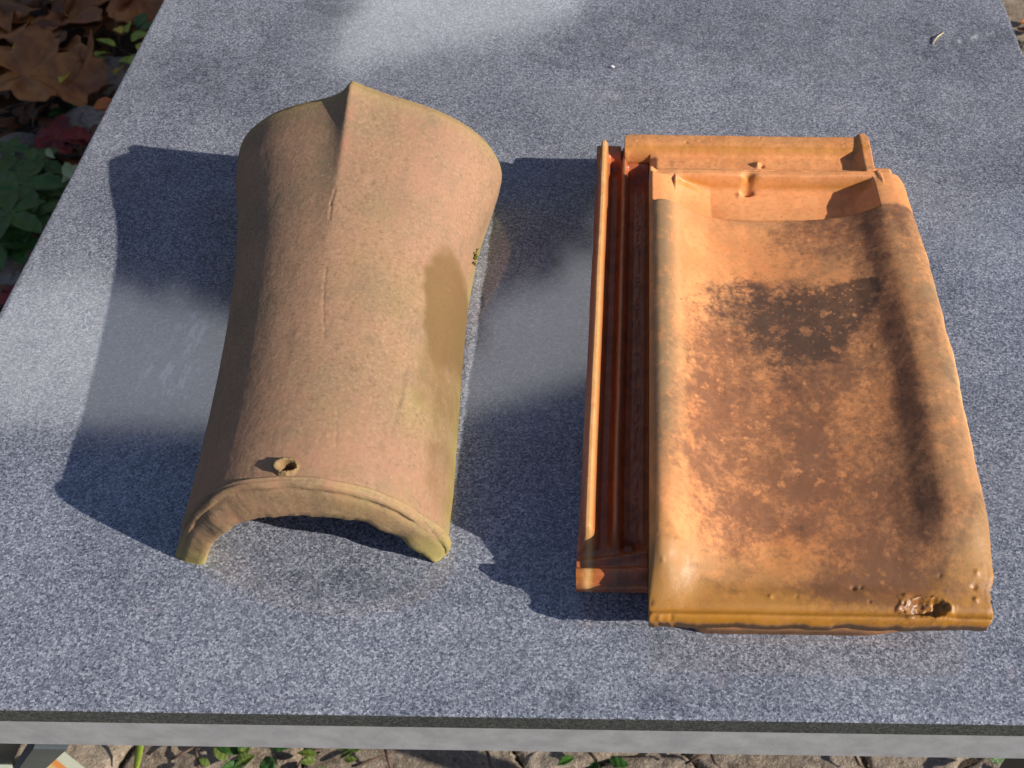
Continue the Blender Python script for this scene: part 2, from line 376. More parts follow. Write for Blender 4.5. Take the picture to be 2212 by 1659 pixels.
for (u, v, r) in ((1062, 1110, 14), (1100, 1120, 9), (1560, 1480, 26), (1445, 1525, 70), (1230, 1520, 45), (1195, 570, 12), (620, 1600, 90)): dark += (.9 if r < 15 else .45)*tb(u, v, r, r*.8)
scr = .0*X
for (u, v, ru, rv, k) in ((397, 602, 20, 12, 1.), (372, 610, 9, 6, .6), (415, 690, 26, 8, .8), (420, 640, 50, 12, .5), (400, 800, 40, 60, .85), (350, 830, 60, 45, .7), (430, 720, 25, 30, .7), (1300, 212, 50, 10, .4)): scr += k*tb(u, v, ru, rv)
for (a0, b0, a1, b1) in ((335, 760, 420, 880), (360, 730, 450, 860), (320, 790, 370, 850), (380, 705, 440, 720), (2050, 95, 2140, 70)):
    p0, p1 = at(a0, b0), at(a1, b1); scr += .9*gau(segd(X+nz*.004, Y, p0[0], p0[1], p1[0], p1[1]), .003)
wear_sheen = np.clip(np.stack([dust_sheen, dark, scr], -1).reshape(-1, 3), 0, 1)
V = np.stack([X, Y, 0*X], -1).reshape(-1, 3); ny, nx = X.shape
j, i = np.mgrid[0:ny-1, 0:nx-1]; a = (j*nx+i).ravel(); F = np.stack([a, a+1, a+nx+1, a+nx], 1).tolist()
# rounded arris and edge faces of the slab, closed below
ring0 = [ii for ii in range(nx)]+[jj*nx+nx-1 for jj in range(1, ny)]+[(ny-1)*nx+ii for ii in range(nx-2, -1, -1)]+[jj*nx for jj in range(ny-2, 0, -1)]
VV = V.tolist(); rings = [ring0]
for (o_, z_) in ((.0009, -.0003), (.0015, -.0012), (.0015, -.017), (.0005, -.018)):
    rg = []
    for q in ring0:
        x, y, _ = V[q]; x = x-o_ if q % nx == 0 else (x+o_ if q % nx == nx-1 else x); y = y-o_ if q < nx else (y+o_ if q >= (ny-1)*nx else y)
        rg.append(len(VV)); VV.append([x, y, z_])
    rings.append(rg)
for r0, r1 in zip(rings[:2], rings[1:3]):
    for k in range(len(r0)): k2 = (k+1) % len(r0); F.append([r0[k2], r0[k], r1[k], r1[k2]])
nedge = len(F)
for r0, r1 in zip(rings[2:-1], rings[3:]):
    for k in range(len(r0)): k2 = (k+1) % len(r0); F.append([r0[k2], r0[k], r1[k], r1[k2]])
F.append(rings[-1])
wr = np.zeros((len(VV), 3)); wr[:len(wear_sheen)] = wear_sheen
slab = mesh('tabletop', VV, F, M_GRAN, table, {'wear_sheen': wr})
slab.data.materials.append(M_GEDGE)
mi = np.zeros(len(F), int); mi[nedge:] = 1; slab.data.polygons.foreach_set('material_index', mi.tolist())
sm = np.ones(len(F), bool); sm[nedge:] = False; slab.data.polygons.foreach_set('use_smooth', sm.tolist())
r0, r1 = .0015, .03
parts = [box(TX0+.002, TX1-.002, TY0+r0, TY0+r1, -.0575, -.0185, .0012), box(TX0+.002, TX1-.002, TY1-r1, TY1-r0, -.0575, -.0185, .0012),
         box(TX0+.002, TX0+.03, TY0+r1+.001, TY1-r1-.001, -.0575, -.0185, .0012), box(TX1-.03, TX1-.002, TY0+r1+.001, TY1-r1-.001, -.0575, -.0185, .0012)]
mesh('frame', *join(parts), M_RAIL, table, smooth=False)
def strut(p, q, wx, wy):
    p, q = Vector(p), Vector(q); V = []
    for c in (p, q):
        for sx_, sy_ in ((-1, -1), (1, -1), (1, 1), (-1, 1)): V.append((c.x+sx_*wx, c.y+sy_*wy, c.z))
    return V, [[3, 2, 1, 0], [4, 5, 6, 7], [0, 1, 5, 4], [1, 2, 6, 5], [2, 3, 7, 6], [3, 0, 4, 7]]
LP = at(122, 1580, -.059); LQ = at(50, 1668, -.45); LQ = LP+(LQ-LP)*(GZ-LP[2])/(LQ[2]-LP[2])
mesh('leg', *strut(LP, LQ, .0095, .010), M_LEG, table, smooth=False)
LP2 = at(18, 1584, -.059)+np.array([0, .03, 0]); LQ2 = at(-6, 1668, -.45)+np.array([0, .03, 0]); LQ2 = LP2+(LQ2-LP2)*(GZ-LP2[2])/(LQ2[2]-LP2[2])
mesh('gap_shade_strut', *strut(LP2, LQ2, .012, .008), plain('gap_shade_black', (.012, .012, .013), .5, .05), table, smooth=False)  # near-black strut added to stand in for the darkness under the table
mesh('leg', *strut((.29, .262, -.05), (.33, .24, GZ), .014, .012), M_LEG, table, smooth=False)
mesh('leg', *strut((-.40, 1.65, -.05), (-.43, 1.68, GZ), .014, .012), M_LEG, table, smooth=False)
mesh('leg', *strut((.29, 1.65, -.05), (.33, 1.68, GZ), .014, .012), M_LEG, table, smooth=False)

# ------------------------------------------------------------------ ridge tile (left)
RC = (-.185, .43, 0)
ridge = empty('ridge_tile', RC, 'weathered brown clay ridge tile, arched, flaring to a pointed crest', 'roof tile')
Yk = np.array([.285, .30, .33, .38, .43, .48, .53, .56, .587])
Ck = np.array([-.1785, -.1785, -.1790, -.1820, -.1860, -.1895, -.1900, -.1900, -.1895])
Wk = np.array([.0735, .0740, .0740, .0742, .0750, .0780, .0870, .0950, .0980])
Hk = np.array([.0765, .0770, .0775, .0790, .0802, .0825, .0885, .0940, .0990])
Ek = np.array([0, 0, 0, 0, .0004, .0014, .0042, .0085, .0150])      # height of the crest seam
Qk = np.array([.94, .92, .88, .84, .81, .76, .68, .61, .58])           # how boxy the arch is
Pk = np.array([.0, .0, .0, .0, .0, .02, .10, .14, .16])             # how far the feet pinch in
def itp(y, k):
    y = np.asarray(y, float); r = np.zeros_like(y); s = 0
    for o_, w_ in ((-.014, .25), (0, .5), (.014, .25)): r = r+w_*np.interp(np.clip(y+o_, Yk[0], Yk[-1]) if True else y, Yk, k)
    return r
def outer(y, a, inset=0.):
    c = itp(y, Ck); w_ = itp(y, Wk)-inset; h = itp(y, Hk)-inset; e = itp(y, Ek); pn = itp(y, Pk)
    z = h*np.abs(np.sin(a))**itp(y, Qk); zz = np.clip(1-z/.045, 0, 1)
    x = c+w_*np.cos(a)*(1-pn*zz**1.6)
    dx = x-c; cr_ = np.where(dx > 0, gau(dx, .030)*.55+gau(dx, .010)*.45, gau(dx, .0075)*.75+gau(dx, .02)*.25)
    sd = np.sqrt(dx*dx+.0016**2)-.0016; cr_ = np.where(dx > 0, np.exp(-sd/.022), np.exp(-sd/.0085))
    return x, z+(e*cr_ if inset == 0 else e*gau(dx, .02)*.6)
na, nyv = 300, 300
aa = np.linspace(0, math.pi, na); yy = np.concatenate([np.linspace(.2898, .582, nyv-6), .582+.0052*np.sin(np.linspace(.2, math.pi/2, 6))])
A_, Y_ = np.meshgrid(aa, yy)
X, Z = outer(np.minimum(Y_, .587), A_)
endr = sst(Y_, .581, .5875)                     # the far edge rolls over
X = X-(X-itp(Y_, Ck))*.025*endr; Z = Z*(1-.025*endr)
# the crest leans: edge swings back a little at the tip
Yw = Y_-.018*(1-np.sin(A_))**1.0*sst(Y_, .50, .59)*0
U = (A_-math.pi/2)*-.078                        # arc coordinate, + to the right
# normals
def normals(X, Y, Z):
    P = np.stack([X, Y, Z], -1); du = np.gradient(P, axis=1); dv = np.gradient(P, axis=0); n = np.cross(dv, du); n /= np.linalg.norm(n, axis=-1, keepdims=True)+1e-12
    return n
N = normals(X, Yw, Z); N = np.where((N[..., 2:] < 0) & (Z[..., None] > .02), -N, N)
if N[nyv//2, na//2, 2] < 0: N = -N
d = fbm(U, Y_, 26, 4, 41)*.0005+fbm(U*1., Y_*.25, 170, 4, 43)*.00009+fbm(U, Y_, 420, 2, 45)*.00006
def pxl(u, v, z):
    q = at(u, v, z); return q[0], q[1]
XX = X; YY = Yw
def groove(pts, s, depth):
    global d
    for (q0, q1) in zip(pts[:-1], pts[1:]):
        a0 = pxl(*q0); a1 = pxl(*q1); dd = segd(XX+fbm(XX, YY, 200, 2, 47)*.0006, YY, a0[0], a0[1], a1[0], a1[1]); d = d-depth*gau(dd, s)
groove([(721, 405, .090), (715, 440, .086), (712, 474, .084)], .0006, .0007)
groove([(705, 575, .081), (699, 640, .080), (700, 730, .079)], .0005, .0004)
groove([(727, 880, .077), (722, 960, .077)], .0005, .0003)
groove([(872, 765, .070), (856, 850, .069), (838, 925, .068)], .0014, .0005)
groove([(880, 780, .070), (862, 860, .069)], .0010, -.0003)
for (u, v, z, r, dep) in ((775, 352, .095, .0020, .0008), (795, 371, .094, .0026, .0009), (870, 330, .09, .001, .0006), (905, 480, .08, .0016, -.0005), (1012, 900, .05, .0012, .001), (760, 205, .106, .0012, -.0006), (640, 720, .079, .0018, -.0005), (703, 937, .077, .0010, -.0006)):
    q = pxl(u, v, z); d -= dep*gau(np.hypot(XX-q[0], YY-q[1]), r)
X1 = X+N[..., 0]*d; Y1 = Yw+N[..., 1]*d; Z1 = Z+N[..., 2]*d
Z1 = np.maximum(Z1, 0.0)
# inner sheet
thick = .0118+.0032*np.cos(A_)
ai = A_; xi = itp(Y_, Ck)+(itp(Y_, Wk)-thick)*np.cos(ai)*(1-itp(Y_, Pk)*np.clip(1-Z/.045, 0, 1)**1.6); zi = (itp(Y_, Hk)-thick)*np.abs(np.sin(ai))**itp(Y_, Qk)
hole = np.array(pxl(620, 1012, .0765)); hr = .0036
cx = (XX[:-1, :-1]+XX[1:, 1:])/2; cy = (YY[:-1, :-1]+YY[1:, 1:])/2; cz = Z[:-1, :-1]
mask = ~((np.hypot(cx-hole[0], cy-hole[1]) < hr) & (cz > .03))
NV = X.size; Vr = np.concatenate([np.stack([X1, Y1, Z1], -1).reshape(-1, 3), np.stack([xi, Y_, zi], -1).reshape(-1, 3)])
jj, ii = np.nonzero(mask); a = jj*na+ii; b = a+1; c_ = a+na+1; d_ = a+na
jm, im = np.mgrid[0:nyv-1, 0:na-1]
maski = ~((np.hypot((xi[:-1, :-1]+xi[1:, 1:])/2-hole[0], cy-hole[1]) < hr) & (cz > .03))
jn, in_ = np.nonzero(maski); a2 = jn*na+in_
Fr = [np.stack([d_, c_, b, a], 1), np.stack([a2+NV, a2+1+NV, a2+na+1+NV, a2+na+NV], 1)]
k = np.arange(na-1); e0 = k; Fr.append(np.stack([e0, e0+1, e0+1+NV, e0+NV], 1)); e0 = (nyv-1)*na+k; Fr.append(np.stack([e0+NV, e0+1+NV, e0+1, e0], 1))
k = np.arange(nyv-1)*na; Fr.append(np.stack([k+na, k, k+NV, k+na+NV], 1)); k = k+na-1; Fr.append(np.stack([k, k+na, k+na+NV, k+NV], 1))
Fr = np.concatenate(Fr)
# weathering masks
def rb(u, v, z, ru, rv, rot=0, soft=.5):
    c = at(u, v, z); dx = abs(at(u+ru, v, z)-c)[0]; dy = abs(at(u, v+rv, z)-c)[1]
    return blob(XX+fbm(XX, YY, 60, 3, 51)*.003, YY+fbm(XX, YY, 60, 3, 52)*.004, c[0], c[1], dx, dy, rot, soft)
st = rb(965, 650, .045, 42, 105, 0, .35)*.9+rb(945, 800, .05, 40, 110, 0, .6)*.45+rb(950, 1010, .035, 25, 80)*.35
ye = (1-sst(Z, .0, .030))*.85+gau(Y_-.586, .010)*.5+(1-sst(Z, .02, .06))*sst(-(X-itp(Y_, Ck)), 0, .02)*.35+.5*gau(Z-.05, .03)*(X > itp(Y_, Ck))*fbm(XX, YY, 25, 3, 53)
pk = .25*sst(fbm(XX, YY, 20, 4, 55), .0, .6)+.5*(1-sst(Y_, .30, .36))+gau(X-itp(Y_, Ck)-.002, .003)*sst(Y_, .49, .53)*.9+rb(940, 430, .06, 90, 160)*.4
stain_tone = np.clip(np.stack([st, ye, pk], -1).reshape(-1, 3), 0, 1); stain_tone = np.concatenate([stain_tone, stain_tone*0+.3])
mesh('arched_body', Vr, Fr, M_CLAY, ridge, {'stain_tone': stain_tone})

# raised front rim: a half ring with its own measured outline
def smooth_curve(P, n):
    P = np.array(P, float); L = np.concatenate([[0], np.cumsum(np.hypot(*np.diff(P, axis=0).T))]); s_ = np.linspace(0, L[-1], n)
    Q = np.stack([np.interp(s_, L, P[:, 0]), np.interp(s_, L, P[:, 1])], 1)
    for _ in range(int(n/5)): Q[1:-1] = Q[1:-1]*.5+(Q[:-2]+Q[2:])*.25
    return Q
oo = smooth_curve([(-.1030, 0), (-.0995, .006), (-.1003, .014), (-.1043, .0268), (-.1142, .0436), (-.1246, .0575), (-.1415, .0705), (-.1570, .0768), (-.1754, .0793), (-.1990, .0778), (-.2136, .0715), (-.2316, .0535), (-.2460, .0305), (-.2590, .006), (-.2615, 0)], 260)
iq = smooth_curve([(-.1090, .0), (-.1135, .0070), (-.1234, .0172), (-.1333, .0345), (-.1415, .0440), (-.1575, .0510), (-.1744, .0530), (-.1917, .0525), (-.2138, .0445), (-.2300, .0270), (-.2395, .012), (-.2440, 0)], 260)
n = 260; ks = np.linspace(0, 1, n)
iq = iq+np.stack([fbm(ks*3, ks*0+2., 14, 3, 61), fbm(ks*3, ks*0+5., 14, 3, 62)], 1)*np.array([.0012, .0012])*(1.2-ks)[:, None]
chip = gau(ks-.16, .05)+.5*gau(ks-.30, .04)
prof = [(-1, .300, -.004), (-1, .2922, -.0016), (.0, .2908, .0010), (.0, .2900, .0017), (.0, .2892, .0015), (.0, .2884, .0008), (.0, .2877, .0013), (.02, .2868, .0012), (.06, .2860, .0006), (.10, .2855, 0), (.13, .2859, 0), (.17, .2848, 0), (.35, .2840, 0), (.55, .2831, 0), (.75, .2823, 0), (.92, .2818, 0), (1., .2835, 0), (1.0, .302, 0)]
R = []; 
cen = np.array([-.18, 0.0])
for (f, y, outw) in prof:
    back = f < 0; f = max(f, 0.)
    base = oo*(1-f)+iq*f
    if back:
        xb, zb_ = outer(np.full(n, .300), ks*math.pi); base = np.stack([xb, zb_], 1)
    dirn = oo-cen; dirn /= np.linalg.norm(dirn, axis=1, keepdims=True)
    amt = outw-(.0024 if not back else 0)
    q = base+dirn*(amt+fbm(ks*3, ks*0+f*.5+y*9, 5, 5, 63)*.0007)[:, None]
    yv = y+fbm(ks*3, ks*0+f*2, 6, 5, 64)*.0010+(.0035*chip*sst(np.array(f), .5, 1.))+.0012*gau(ks-.75, .03)*(f > .3)*-1+.0045*np.clip((q[:, 0]+.2615)/.16, 0, 1)
    R.append(np.stack([q[:, 0], yv, np.maximum(q[:, 1], 0)], 1))
R = np.array(R); m_ = len(prof); Vm = R.reshape(-1, 3); Fm = []
for r_ in range(m_):
    for k in range(n-1):
        a0 = r_*n+k; b0 = ((r_+1) % m_)*n+k; Fm.append([a0, a0+1, b0+1, b0])
Fm.append([r_*n for r_ in range(m_)][::-1]); Fm.append([r_*n+n-1 for r_ in range(m_)])
sy = np.clip(1.1-Vm[:, 2]/.035, .15, 1)+.25*(np.arange(len(Vm)) % n < n*.4)
spk = 1.0*sst(fbm(Vm[:, 0], Vm[:, 2], 60, 3, 66), -.4, .4)
mesh('front_rim', Vm, Fm, M_CLAY, ridge, {'stain_tone': np.clip(np.stack([sy*0, sy*.85, spk], 1), 0, 1)})

# burr round the nail hole
hz = float(np.interp(hole[1], Yk, Hk))*math.sin(math.acos((hole[0]-np.interp(hole[1], Yk, Ck))/np.interp(hole[1], Yk, Wk)))
Vc = []; Fc = []; nn = 40
pr = [(.0080, -.0010), (.0062, .0004), (.0056, .0020), (.0052, .0034), (.0045, .0040), (.0038, .0030), (.0033, .001), (.0034, -.004), (.0036, -.0160)]
for q, (r_, z_) in enumerate(pr):
    for k in range(nn):
        t_ = 2*math.pi*k/nn; j_ = 1+.16*math.sin(2*t_+1.)*(q in (3, 4, 5))+rnd.uniform(-.07, .07)*(1 <= q <= 5)
        hgt = z_+(rnd.uniform(-.0006, .0006) if 2 <= q <= 5 else 0)+(.0012*math.cos(t_-2.6) if 2 <= q <= 5 else 0)
        ox = .0008*(q >= 4)
        x_ = hole[0]+ox+r_*j_*math.cos(t_)*1.05; y_ = hole[1]-.0006*(q >= 4)+r_*j_*math.sin(t_)*.92
        slope = -(x_-hole[0])*(hole[0]-np.interp(hole[1], Yk, Ck))/max(hz, .01)
        Vc.append((x_, y_, hz+hgt+slope-(x_-hole[0])**2/.15))
for q in range(len(pr)-1):
    for k in range(nn): Fc.append([q*nn+k, q*nn+(k+1) % nn, (q+1)*nn+(k+1) % nn, (q+1)*nn+k])
mesh('nail_hole_collar', Vc, Fc, M_CLAY, ridge, {'stain_tone': np.tile([[0.3, .25, .2]], (len(Vc), 1))})
# tuft of moss on the right-hand flank
q = at(1026, 556, .022); parts = []
for k in range(30):
    p = np.array([q[0]+rnd.gauss(0, .0006), q[1]+rnd.gauss(0, .0028), q[2]+rnd.gauss(0, .0015)])
    Vt, Ft = tube([p, p+np.array([rnd.uniform(0, .0022), rnd.uniform(-.0015, .0015), rnd.uniform(0, .002)])], [.0009, .0003], 5); parts.append((Vt, Ft))
o = mesh('moss_patch', *join(parts), M_MOSS, ridge); o['kind'] = 'stuff'

# ------------------------------------------------------------------ interlocking pan tile (right)
pan = empty('interlocking_roof_tile', (.09, .43, 0), 'glazed orange terracotta pan tile with sooty stains and side grooves, lying right of the ridge tile', 'roof tile')
def xr(y):
    return np.interp(y, [.236, .240, .25, .262, .275, .30, .40, .50, .572, .583, .62], [.1885, .1905, .1925, .1950, .1965, .1980, .2005, .1990, .1935, .1915, .1905])
def prof_z(t):
    k = [(0, .049), (.006, .0525), (.02, .0548), (.045, .0552), (.07, .0535), (.10, .0490), (.15, .0425), (.21, .0370), (.28, .0335), (.36, .0315), (.45, .0315), (.55, .0328), (.65, .0348), (.72, .0368), (.78, .0402), (.83, .0448), (.865, .0478), (.90, .0484), (.93, .0482), (.95, .0474), (.985, .0440), (1., .038)]
    a, b = zip(*k); r = 0
    for o_ in (-.015, -.0075, 0, .0075, .015): r = r+np.interp(np.clip(t+o_*np.minimum(1, np.minimum(t, 1-t)/.02), 0, 1), a, b)/5
    return r
X0 = .0112
ny, nx = 400, 250
ty = np.linspace(0, 1, ny); tx = np.linspace(0, 1, nx)
TXg, TYg = np.meshgrid(tx, ty)
Yg = .2365+(.5762-.2365)*TYg
edge_n = fbm(Yg, Yg*0, 60, 4, 71)*.0008+(1-sst(Yg, .25, .285))*fbm(Yg, Yg*0+3., 160, 3, 72)*.0022
XR = xr(Yg)+edge_n*1.0
Xg = X0+(XR-X0)*TXg
Yg = Yg+(1-sst(TYg, 0., .03))*fbm(Xg, Xg*0, 70, 4, 73)*.0010
Z = prof_z(TXg)
# long flat at the nose: the roll droops into a level lip
kf = 1-sst((Yg-.238)/(.036+.028*sst(TXg, .03, .3)), 0, 1)
lipz = .0352-.0012*TXg
Z = Z*(1-kf)+lipz*kf
Z += .0012*gau(Yg-.2388, .0015)-.0022*(1-sst(Yg, .2362, .2380))
Z -= .0008*gau(Yg-.2428, .0020)*kf
ybn = .2555+.050*np.clip((.26-TXg)/.26, 0, 1)**2.2+.035*np.clip((TXg-.72)/.2, 0, 1.2)**2.2
nose = 1-sst(Yg-ybn, -.005, .004)
Z += .0011*nose*sst(Yg, .238, .245)*sst(TXg, .10, .25)*(1-sst(TXg, .66, .82))
# hollow behind the pan
yb = .5415+.0005*((TXg-.46)/.42)**2-.004*gau(TXg, .1)
zp = np.interp(TXg, [0, .012, .045, .14, .24, .76, .80, .865, .90, .92, 1], [.050, .0515, .0495, .0390, .0300, .0300, .0315, .0425, .0465, .0475, .040])
zp = zp+.004*sst(Yg, .555, .574)*((TXg > .1) & (TXg < .9))
zp = np.where(TXg > .865, np.maximum(zp, Z-.0003), zp); inp = sst(Yg, yb-.0022, yb+.0026)
Z = np.where(inp > 0, Z*(1-inp)+np.minimum(zp, Z+.001)*inp, Z)
Z = np.where(Yg > .548, np.maximum(Z, 0), Z)
# back rib with a small nib notch
rib = sst(Yg, .5695, .5715); ribt = .0475+.0005*np.sin(TXg*9)
rx = sst(TXg, .0, .03)*(1-sst(TXg, .865, .89))
Z = Z*(1-rib*rx)+ribt*rib*rx
nx_, ny_ = .0795, .5695
Z -= .0085*gau(np.hypot((Xg-nx_-.002)/1.2, (Yg-ny_-.001)), .0030)
Z += .0014*gau(np.hypot(Xg-nx_+.0035, (Yg-ny_+.002)/1.4), .0020)
# breakage near the nose, small pits, lumps
def pp(u, v, z=.037): q = at(u, v, z); return q[0], q[1]
c = pp(1990, 1308); rr_ = np.hypot((Xg-c[0])/.0125, (Yg-c[1])/.0055)+fbm(Xg, Yg, 130, 4, 75)*.8
Z += -.0042*(1-sst(rr_, .45, 1.0))+fbm(Xg, Yg, 190, 4, 76)*.0034*(1-sst(rr_, .5, 1.15))+.0011*gau(rr_-1.05, .18)
for (u, v, r, dep) in ((1845, 1266, .0014, .0012), (1862, 1265, .0008, .0010), (2105, 1268, .0013, .0012), (2110, 1292, .0012, -.0012), (2108, 1240, .0012, -.0009), (1665, 1285, .0011, -.0008), (1722, 1285, .0009, .0006), (1460, 1195, .0012, -.0008), (1880, 1297, .0008, .001), (2030, 1245, .0009, .0007), (1430, 1235, .0010, -.0008), (1905, 370, .0016, .0005), (2040, 870, .0012, .0004), (1405, 1300, .0014, .0012), (1425, 1333, .0014, -.0014), (1398, 1322, .0015, .0018), (1450, 1330, .0010, .0012), (1412, 1338, .0010, .0016), (1440, 1336, .0008, -.001), (1885, 750, .001, -.0004), (1505, 425, .0007, -.001)):
    q = pp(u, v); Z -= dep*gau(np.hypot(Xg-q[0], Yg-q[1]), r)
q0, q1 = pp(1900, 372, .046), pp(1925, 376, .046); Z -= .0008*gau(segd(Xg, Yg, *q0, *q1), .0006)
# uneven flank of the left roll and general hand-made unevenness
Z += .0006*gau(TXg-.115, .02)*fbm(Xg*2, Yg, 80, 3, 77)*sst(Yg, .3, .4)+fbm(Xg, Yg, 14, 3, 78)*.0008+fbm(Xg, Yg, 110, 4, 79)*.00022
Z += fbm(Xg, Yg*3, 160, 3, 80)*.00022*gau(TXg-.75, .25)*gau(Yg-.52, .05)
Z += fbm(Xg, Yg, 170, 4, 81)*.0008*(1-sst(np.minimum(1-TXg, 1), 0, .02))
ZB = np.minimum(np.maximum(Z-.0135, .0145), Z-.004); ZB = np.where(TXg < .03, .0200, ZB); ZB = np.where(Yg < .246, Z-.0070-.0005*sst(TXg, .0, .1), ZB)
# stain maps, with shade and sunlit strips painted into some
def sb(u, v, ru, rv, rot=0, soft=.5, z=.036, wob=1.):
    c = at(u, v, z); dx = abs(at(u+ru, v, z)-c)[0]; dy = abs(at(u, v+rv, z)-c)[1]
    return blob(Xg+fbm(Xg, Yg, 45, 4, 82)*.008*wob, Yg+fbm(Xg, Yg, 45, 4, 83)*.010*wob, c[0], c[1], dx, dy, rot, soft)
def tri(pts):
    """soft convex polygon given in print coordinates"""
    r = np.ones_like(Xg); P = [pp(*p) for p in pts]; cx_ = sum(p[0] for p in P)/len(P); cy_ = sum(p[1] for p in P)/len(P)
    wx_ = Xg+fbm(Xg, Yg, 70, 4, 84)*.004; wy_ = Yg+fbm(Xg, Yg, 70, 4, 85)*.003
    for a_, b_ in zip(P, P[1:]+P[:1]):
        nx__, ny__ = -(b_[1]-a_[1]), b_[0]-a_[0]; L = math.hypot(nx__, ny__); sgn = 1 if ((cx_-a_[0])*nx__+(cy_-a_[1])*ny__) > 0 else -1
        r = r*sst(sgn*((wx_-a_[0])*nx__+(wy_-a_[1])*ny__)/L, -.003, .0035 if a_[1] > .46 and b_[1] > .46 else .016)
    return r
soot_shade = .12*sb(1700, 720, 200, 160, 0, .7)+.75*gau(np.hypot((Xg-c[0]+.001)/1.5, Yg-c[1]-.001), .0050)+.95*tri([(1690, 642), (1780, 618), (1925, 602), (1900, 690), (1800, 800), (1720, 760)])+.6*sb(1720, 700, 90, 90, 0, .7)+.50*sb(1820, 640, 110, 40, 0, .6)
soot_shade += .42*sb(1580, 650, 90, 70, 0, .6)+.30*sb(1860, 500, 60, 35, 0, .8)+.32*sb(1700, 1130, 55, 14, 0, .6)+.25*sb(1640, 880, 110, 180, 0, .8)
nose_g = .38*gau(Yg-ybn+.003, .006)*sst(TXg, .05, .15)*(1-.6*sst(TXg, .8, .9))
grime_shade = nose_g+.30*sst(TXg, .35, .6)+.22*sb(1720, 960, 240, 330, 0, .8)+.9*sb(1620, 860, 150, 260, -.1, .6)+.55*sb(1700, 720, 190, 110, 0, .6)+.55*sb(1800, 500, 130, 55, 0, .7)+.45*sb(1620, 1050, 150, 110, 0, .6)  # right half darkened: grime plus grazing shade painted in
grime_shade += .35*gau(Yg-.256, .007)*sst(TXg, .3, .6)+.42*sb(1930, 1130, 60, 190, 0, .8)+.34*sb(1880, 1220, 120, 90, 0, .8)+.35*sb(1780, 1040, 120, 130, 0, .8)+.40*sb(1690, 1120, 60, 25)+.35*sb(1900, 420, 40, 60)
stripe = gau(TXg-.800+.02*fbm(Xg*0, Yg, 8, 2, 110), .045)*sst(Yg, .27, .31)*(1-sst(Yg, .535, .56)); grime_shade += .55*stripe*(1+.6*fbm(Xg*0, Yg, 30, 3, 86)); soot_shade += .12*stripe*(gau(Yg-.53, .02)+gau(Yg-.35, .05))  # right wall stripe: some grime, some shade of the wall painted in
grime_shade += .35*gau(TXg-.93, .03)*sst(Yg, .40, .5)*(.6+fbm(Xg, Yg, 40, 3, 88))
solid = gau(TXg-.8, .12)*gau(Yg-.475, .02)
tan = .35*nose+1.0*gau(TXg-.045, .06)*sst(Yg, .27, .36)*(1-sst(Yg, .553, .56))+.22*sst(TXg, .3, .7)+.35*sst(fbm(Xg, Yg, 30, 4, 87), -.1, .6)+.55*(1-sst(Yg, .25, .285))+.5*sst(TXg, .82, .9)
tan += .55*gau(np.hypot((TXg-.40)/.30, (Yg-.545)/.012), 1.)*.6
tan = tan*(1-.85*inp)
olive = (.34-.2*sst(TXg, .8, .92))*nose+1.0*(1-sst(Yg, .2385, .2435))+.45*kf+.25*gau(TXg-.95, .05)*(1-sst(Yg, .25, .34))+.45*gau(np.hypot(Xg-c[0], (Yg-c[1])*1.6)*1., .016)
olive += .75*inp*sst(Z, .034, .040)*(Yg > .565)*(Z < .0455)*(TXg > .1)*(TXg < .86)
pale = .7*sst(TXg, .975, .995)*gau(Yg-.40, .07)+.25*gau(TXg-.10, .015)*sst(Yg, .3, .4)  # pale right edge, and a highlight stripe painted inside the left roll
sa = np.clip(np.stack([soot_shade, grime_shade, solid], -1), 0, 1)*(1-.9*inp[..., None]); sb_ = np.clip(np.stack([tan, olive, pale], -1), 0, 1)
Vp, Fp, used = grid_solid(Xg, Yg, Z, ZB)
def dbl(a): a = a.reshape(-1, 3); return np.concatenate([a, a])[used]
mesh('pan', Vp, Fp, M_PAN, pan, {'stain_tone': dbl(sa), 'tint_lit': dbl(sb_)})

# head lock: rim and drip channel across the top
ny2, nx2 = 90, 240
xs = np.linspace(-.0070, .1715, nx2); ys = np.linspace(.5764, .6178, ny2); X, Y = np.meshgrid(xs, ys)
X = X+(.002*gau(Y-.617, .003)*((X < .0)*1.-(X > .165)*1.))
Y = Y+sst(Y, .612, .6178)*fbm(X, X*0, 60, 4, 91)*.0010
Z = np.full_like(X, .0405)
rim = sst(Y, .5975, .6025); Z = Z+(.0465-.0405)*rim-.0012*(1-gau(Y-.613, .012))*rim
Z -= .0030*sst(Y, .6160, .6180)
sidew = sst(X, .158, .166); Z = np.maximum(Z, .0405+.0085*sidew)
leftw = 1-sst(X, -.0055, .0); Z = np.maximum(Z, .0410+.0035*leftw*sst(Y, .59, .60))
rb2 = 1-sst(Y, .5775, .5800); Z = np.maximum(Z, .0405+.0070*rb2*(X > .012))
Z = Z-(1-sst(X, .004, .018))*(1-sst(Y, .596, .601))*.011
q = at(1637, 352, .044); Z += .0035*gau(np.hypot(X-q[0], (Y-q[1])/1.5), .0020)*1.0; Z -= .003*gau(np.hypot(X-q[0]-.003, Y-q[1]), .0016)
Z += fbm(X, Y, 130, 4, 92)*.0004+fbm(X, Y, 20, 3, 93)*.0005
for k in range(14):
    a0, b0, r0_ = rnd.uniform(0, .165), rnd.uniform(.606, .617), rnd.uniform(.0004, .001); Z -= rnd.choice((-.5, 1))*.0009*gau(np.hypot(X-a0, Y-b0), r0_)
mk = ((X[:-1, :-1] > .0112) | (Y[:-1, :-1] > .5995))
ov = .75*gau(Y-.602, .0025)+.15*(Y > .604); sa = np.stack([0*X, .15+0*X, 0*X], -1); sb2 = np.stack([.55*gau(Y-.579, .002)+.30*sst(Y, .604, .612), ov, 0*X], -1)
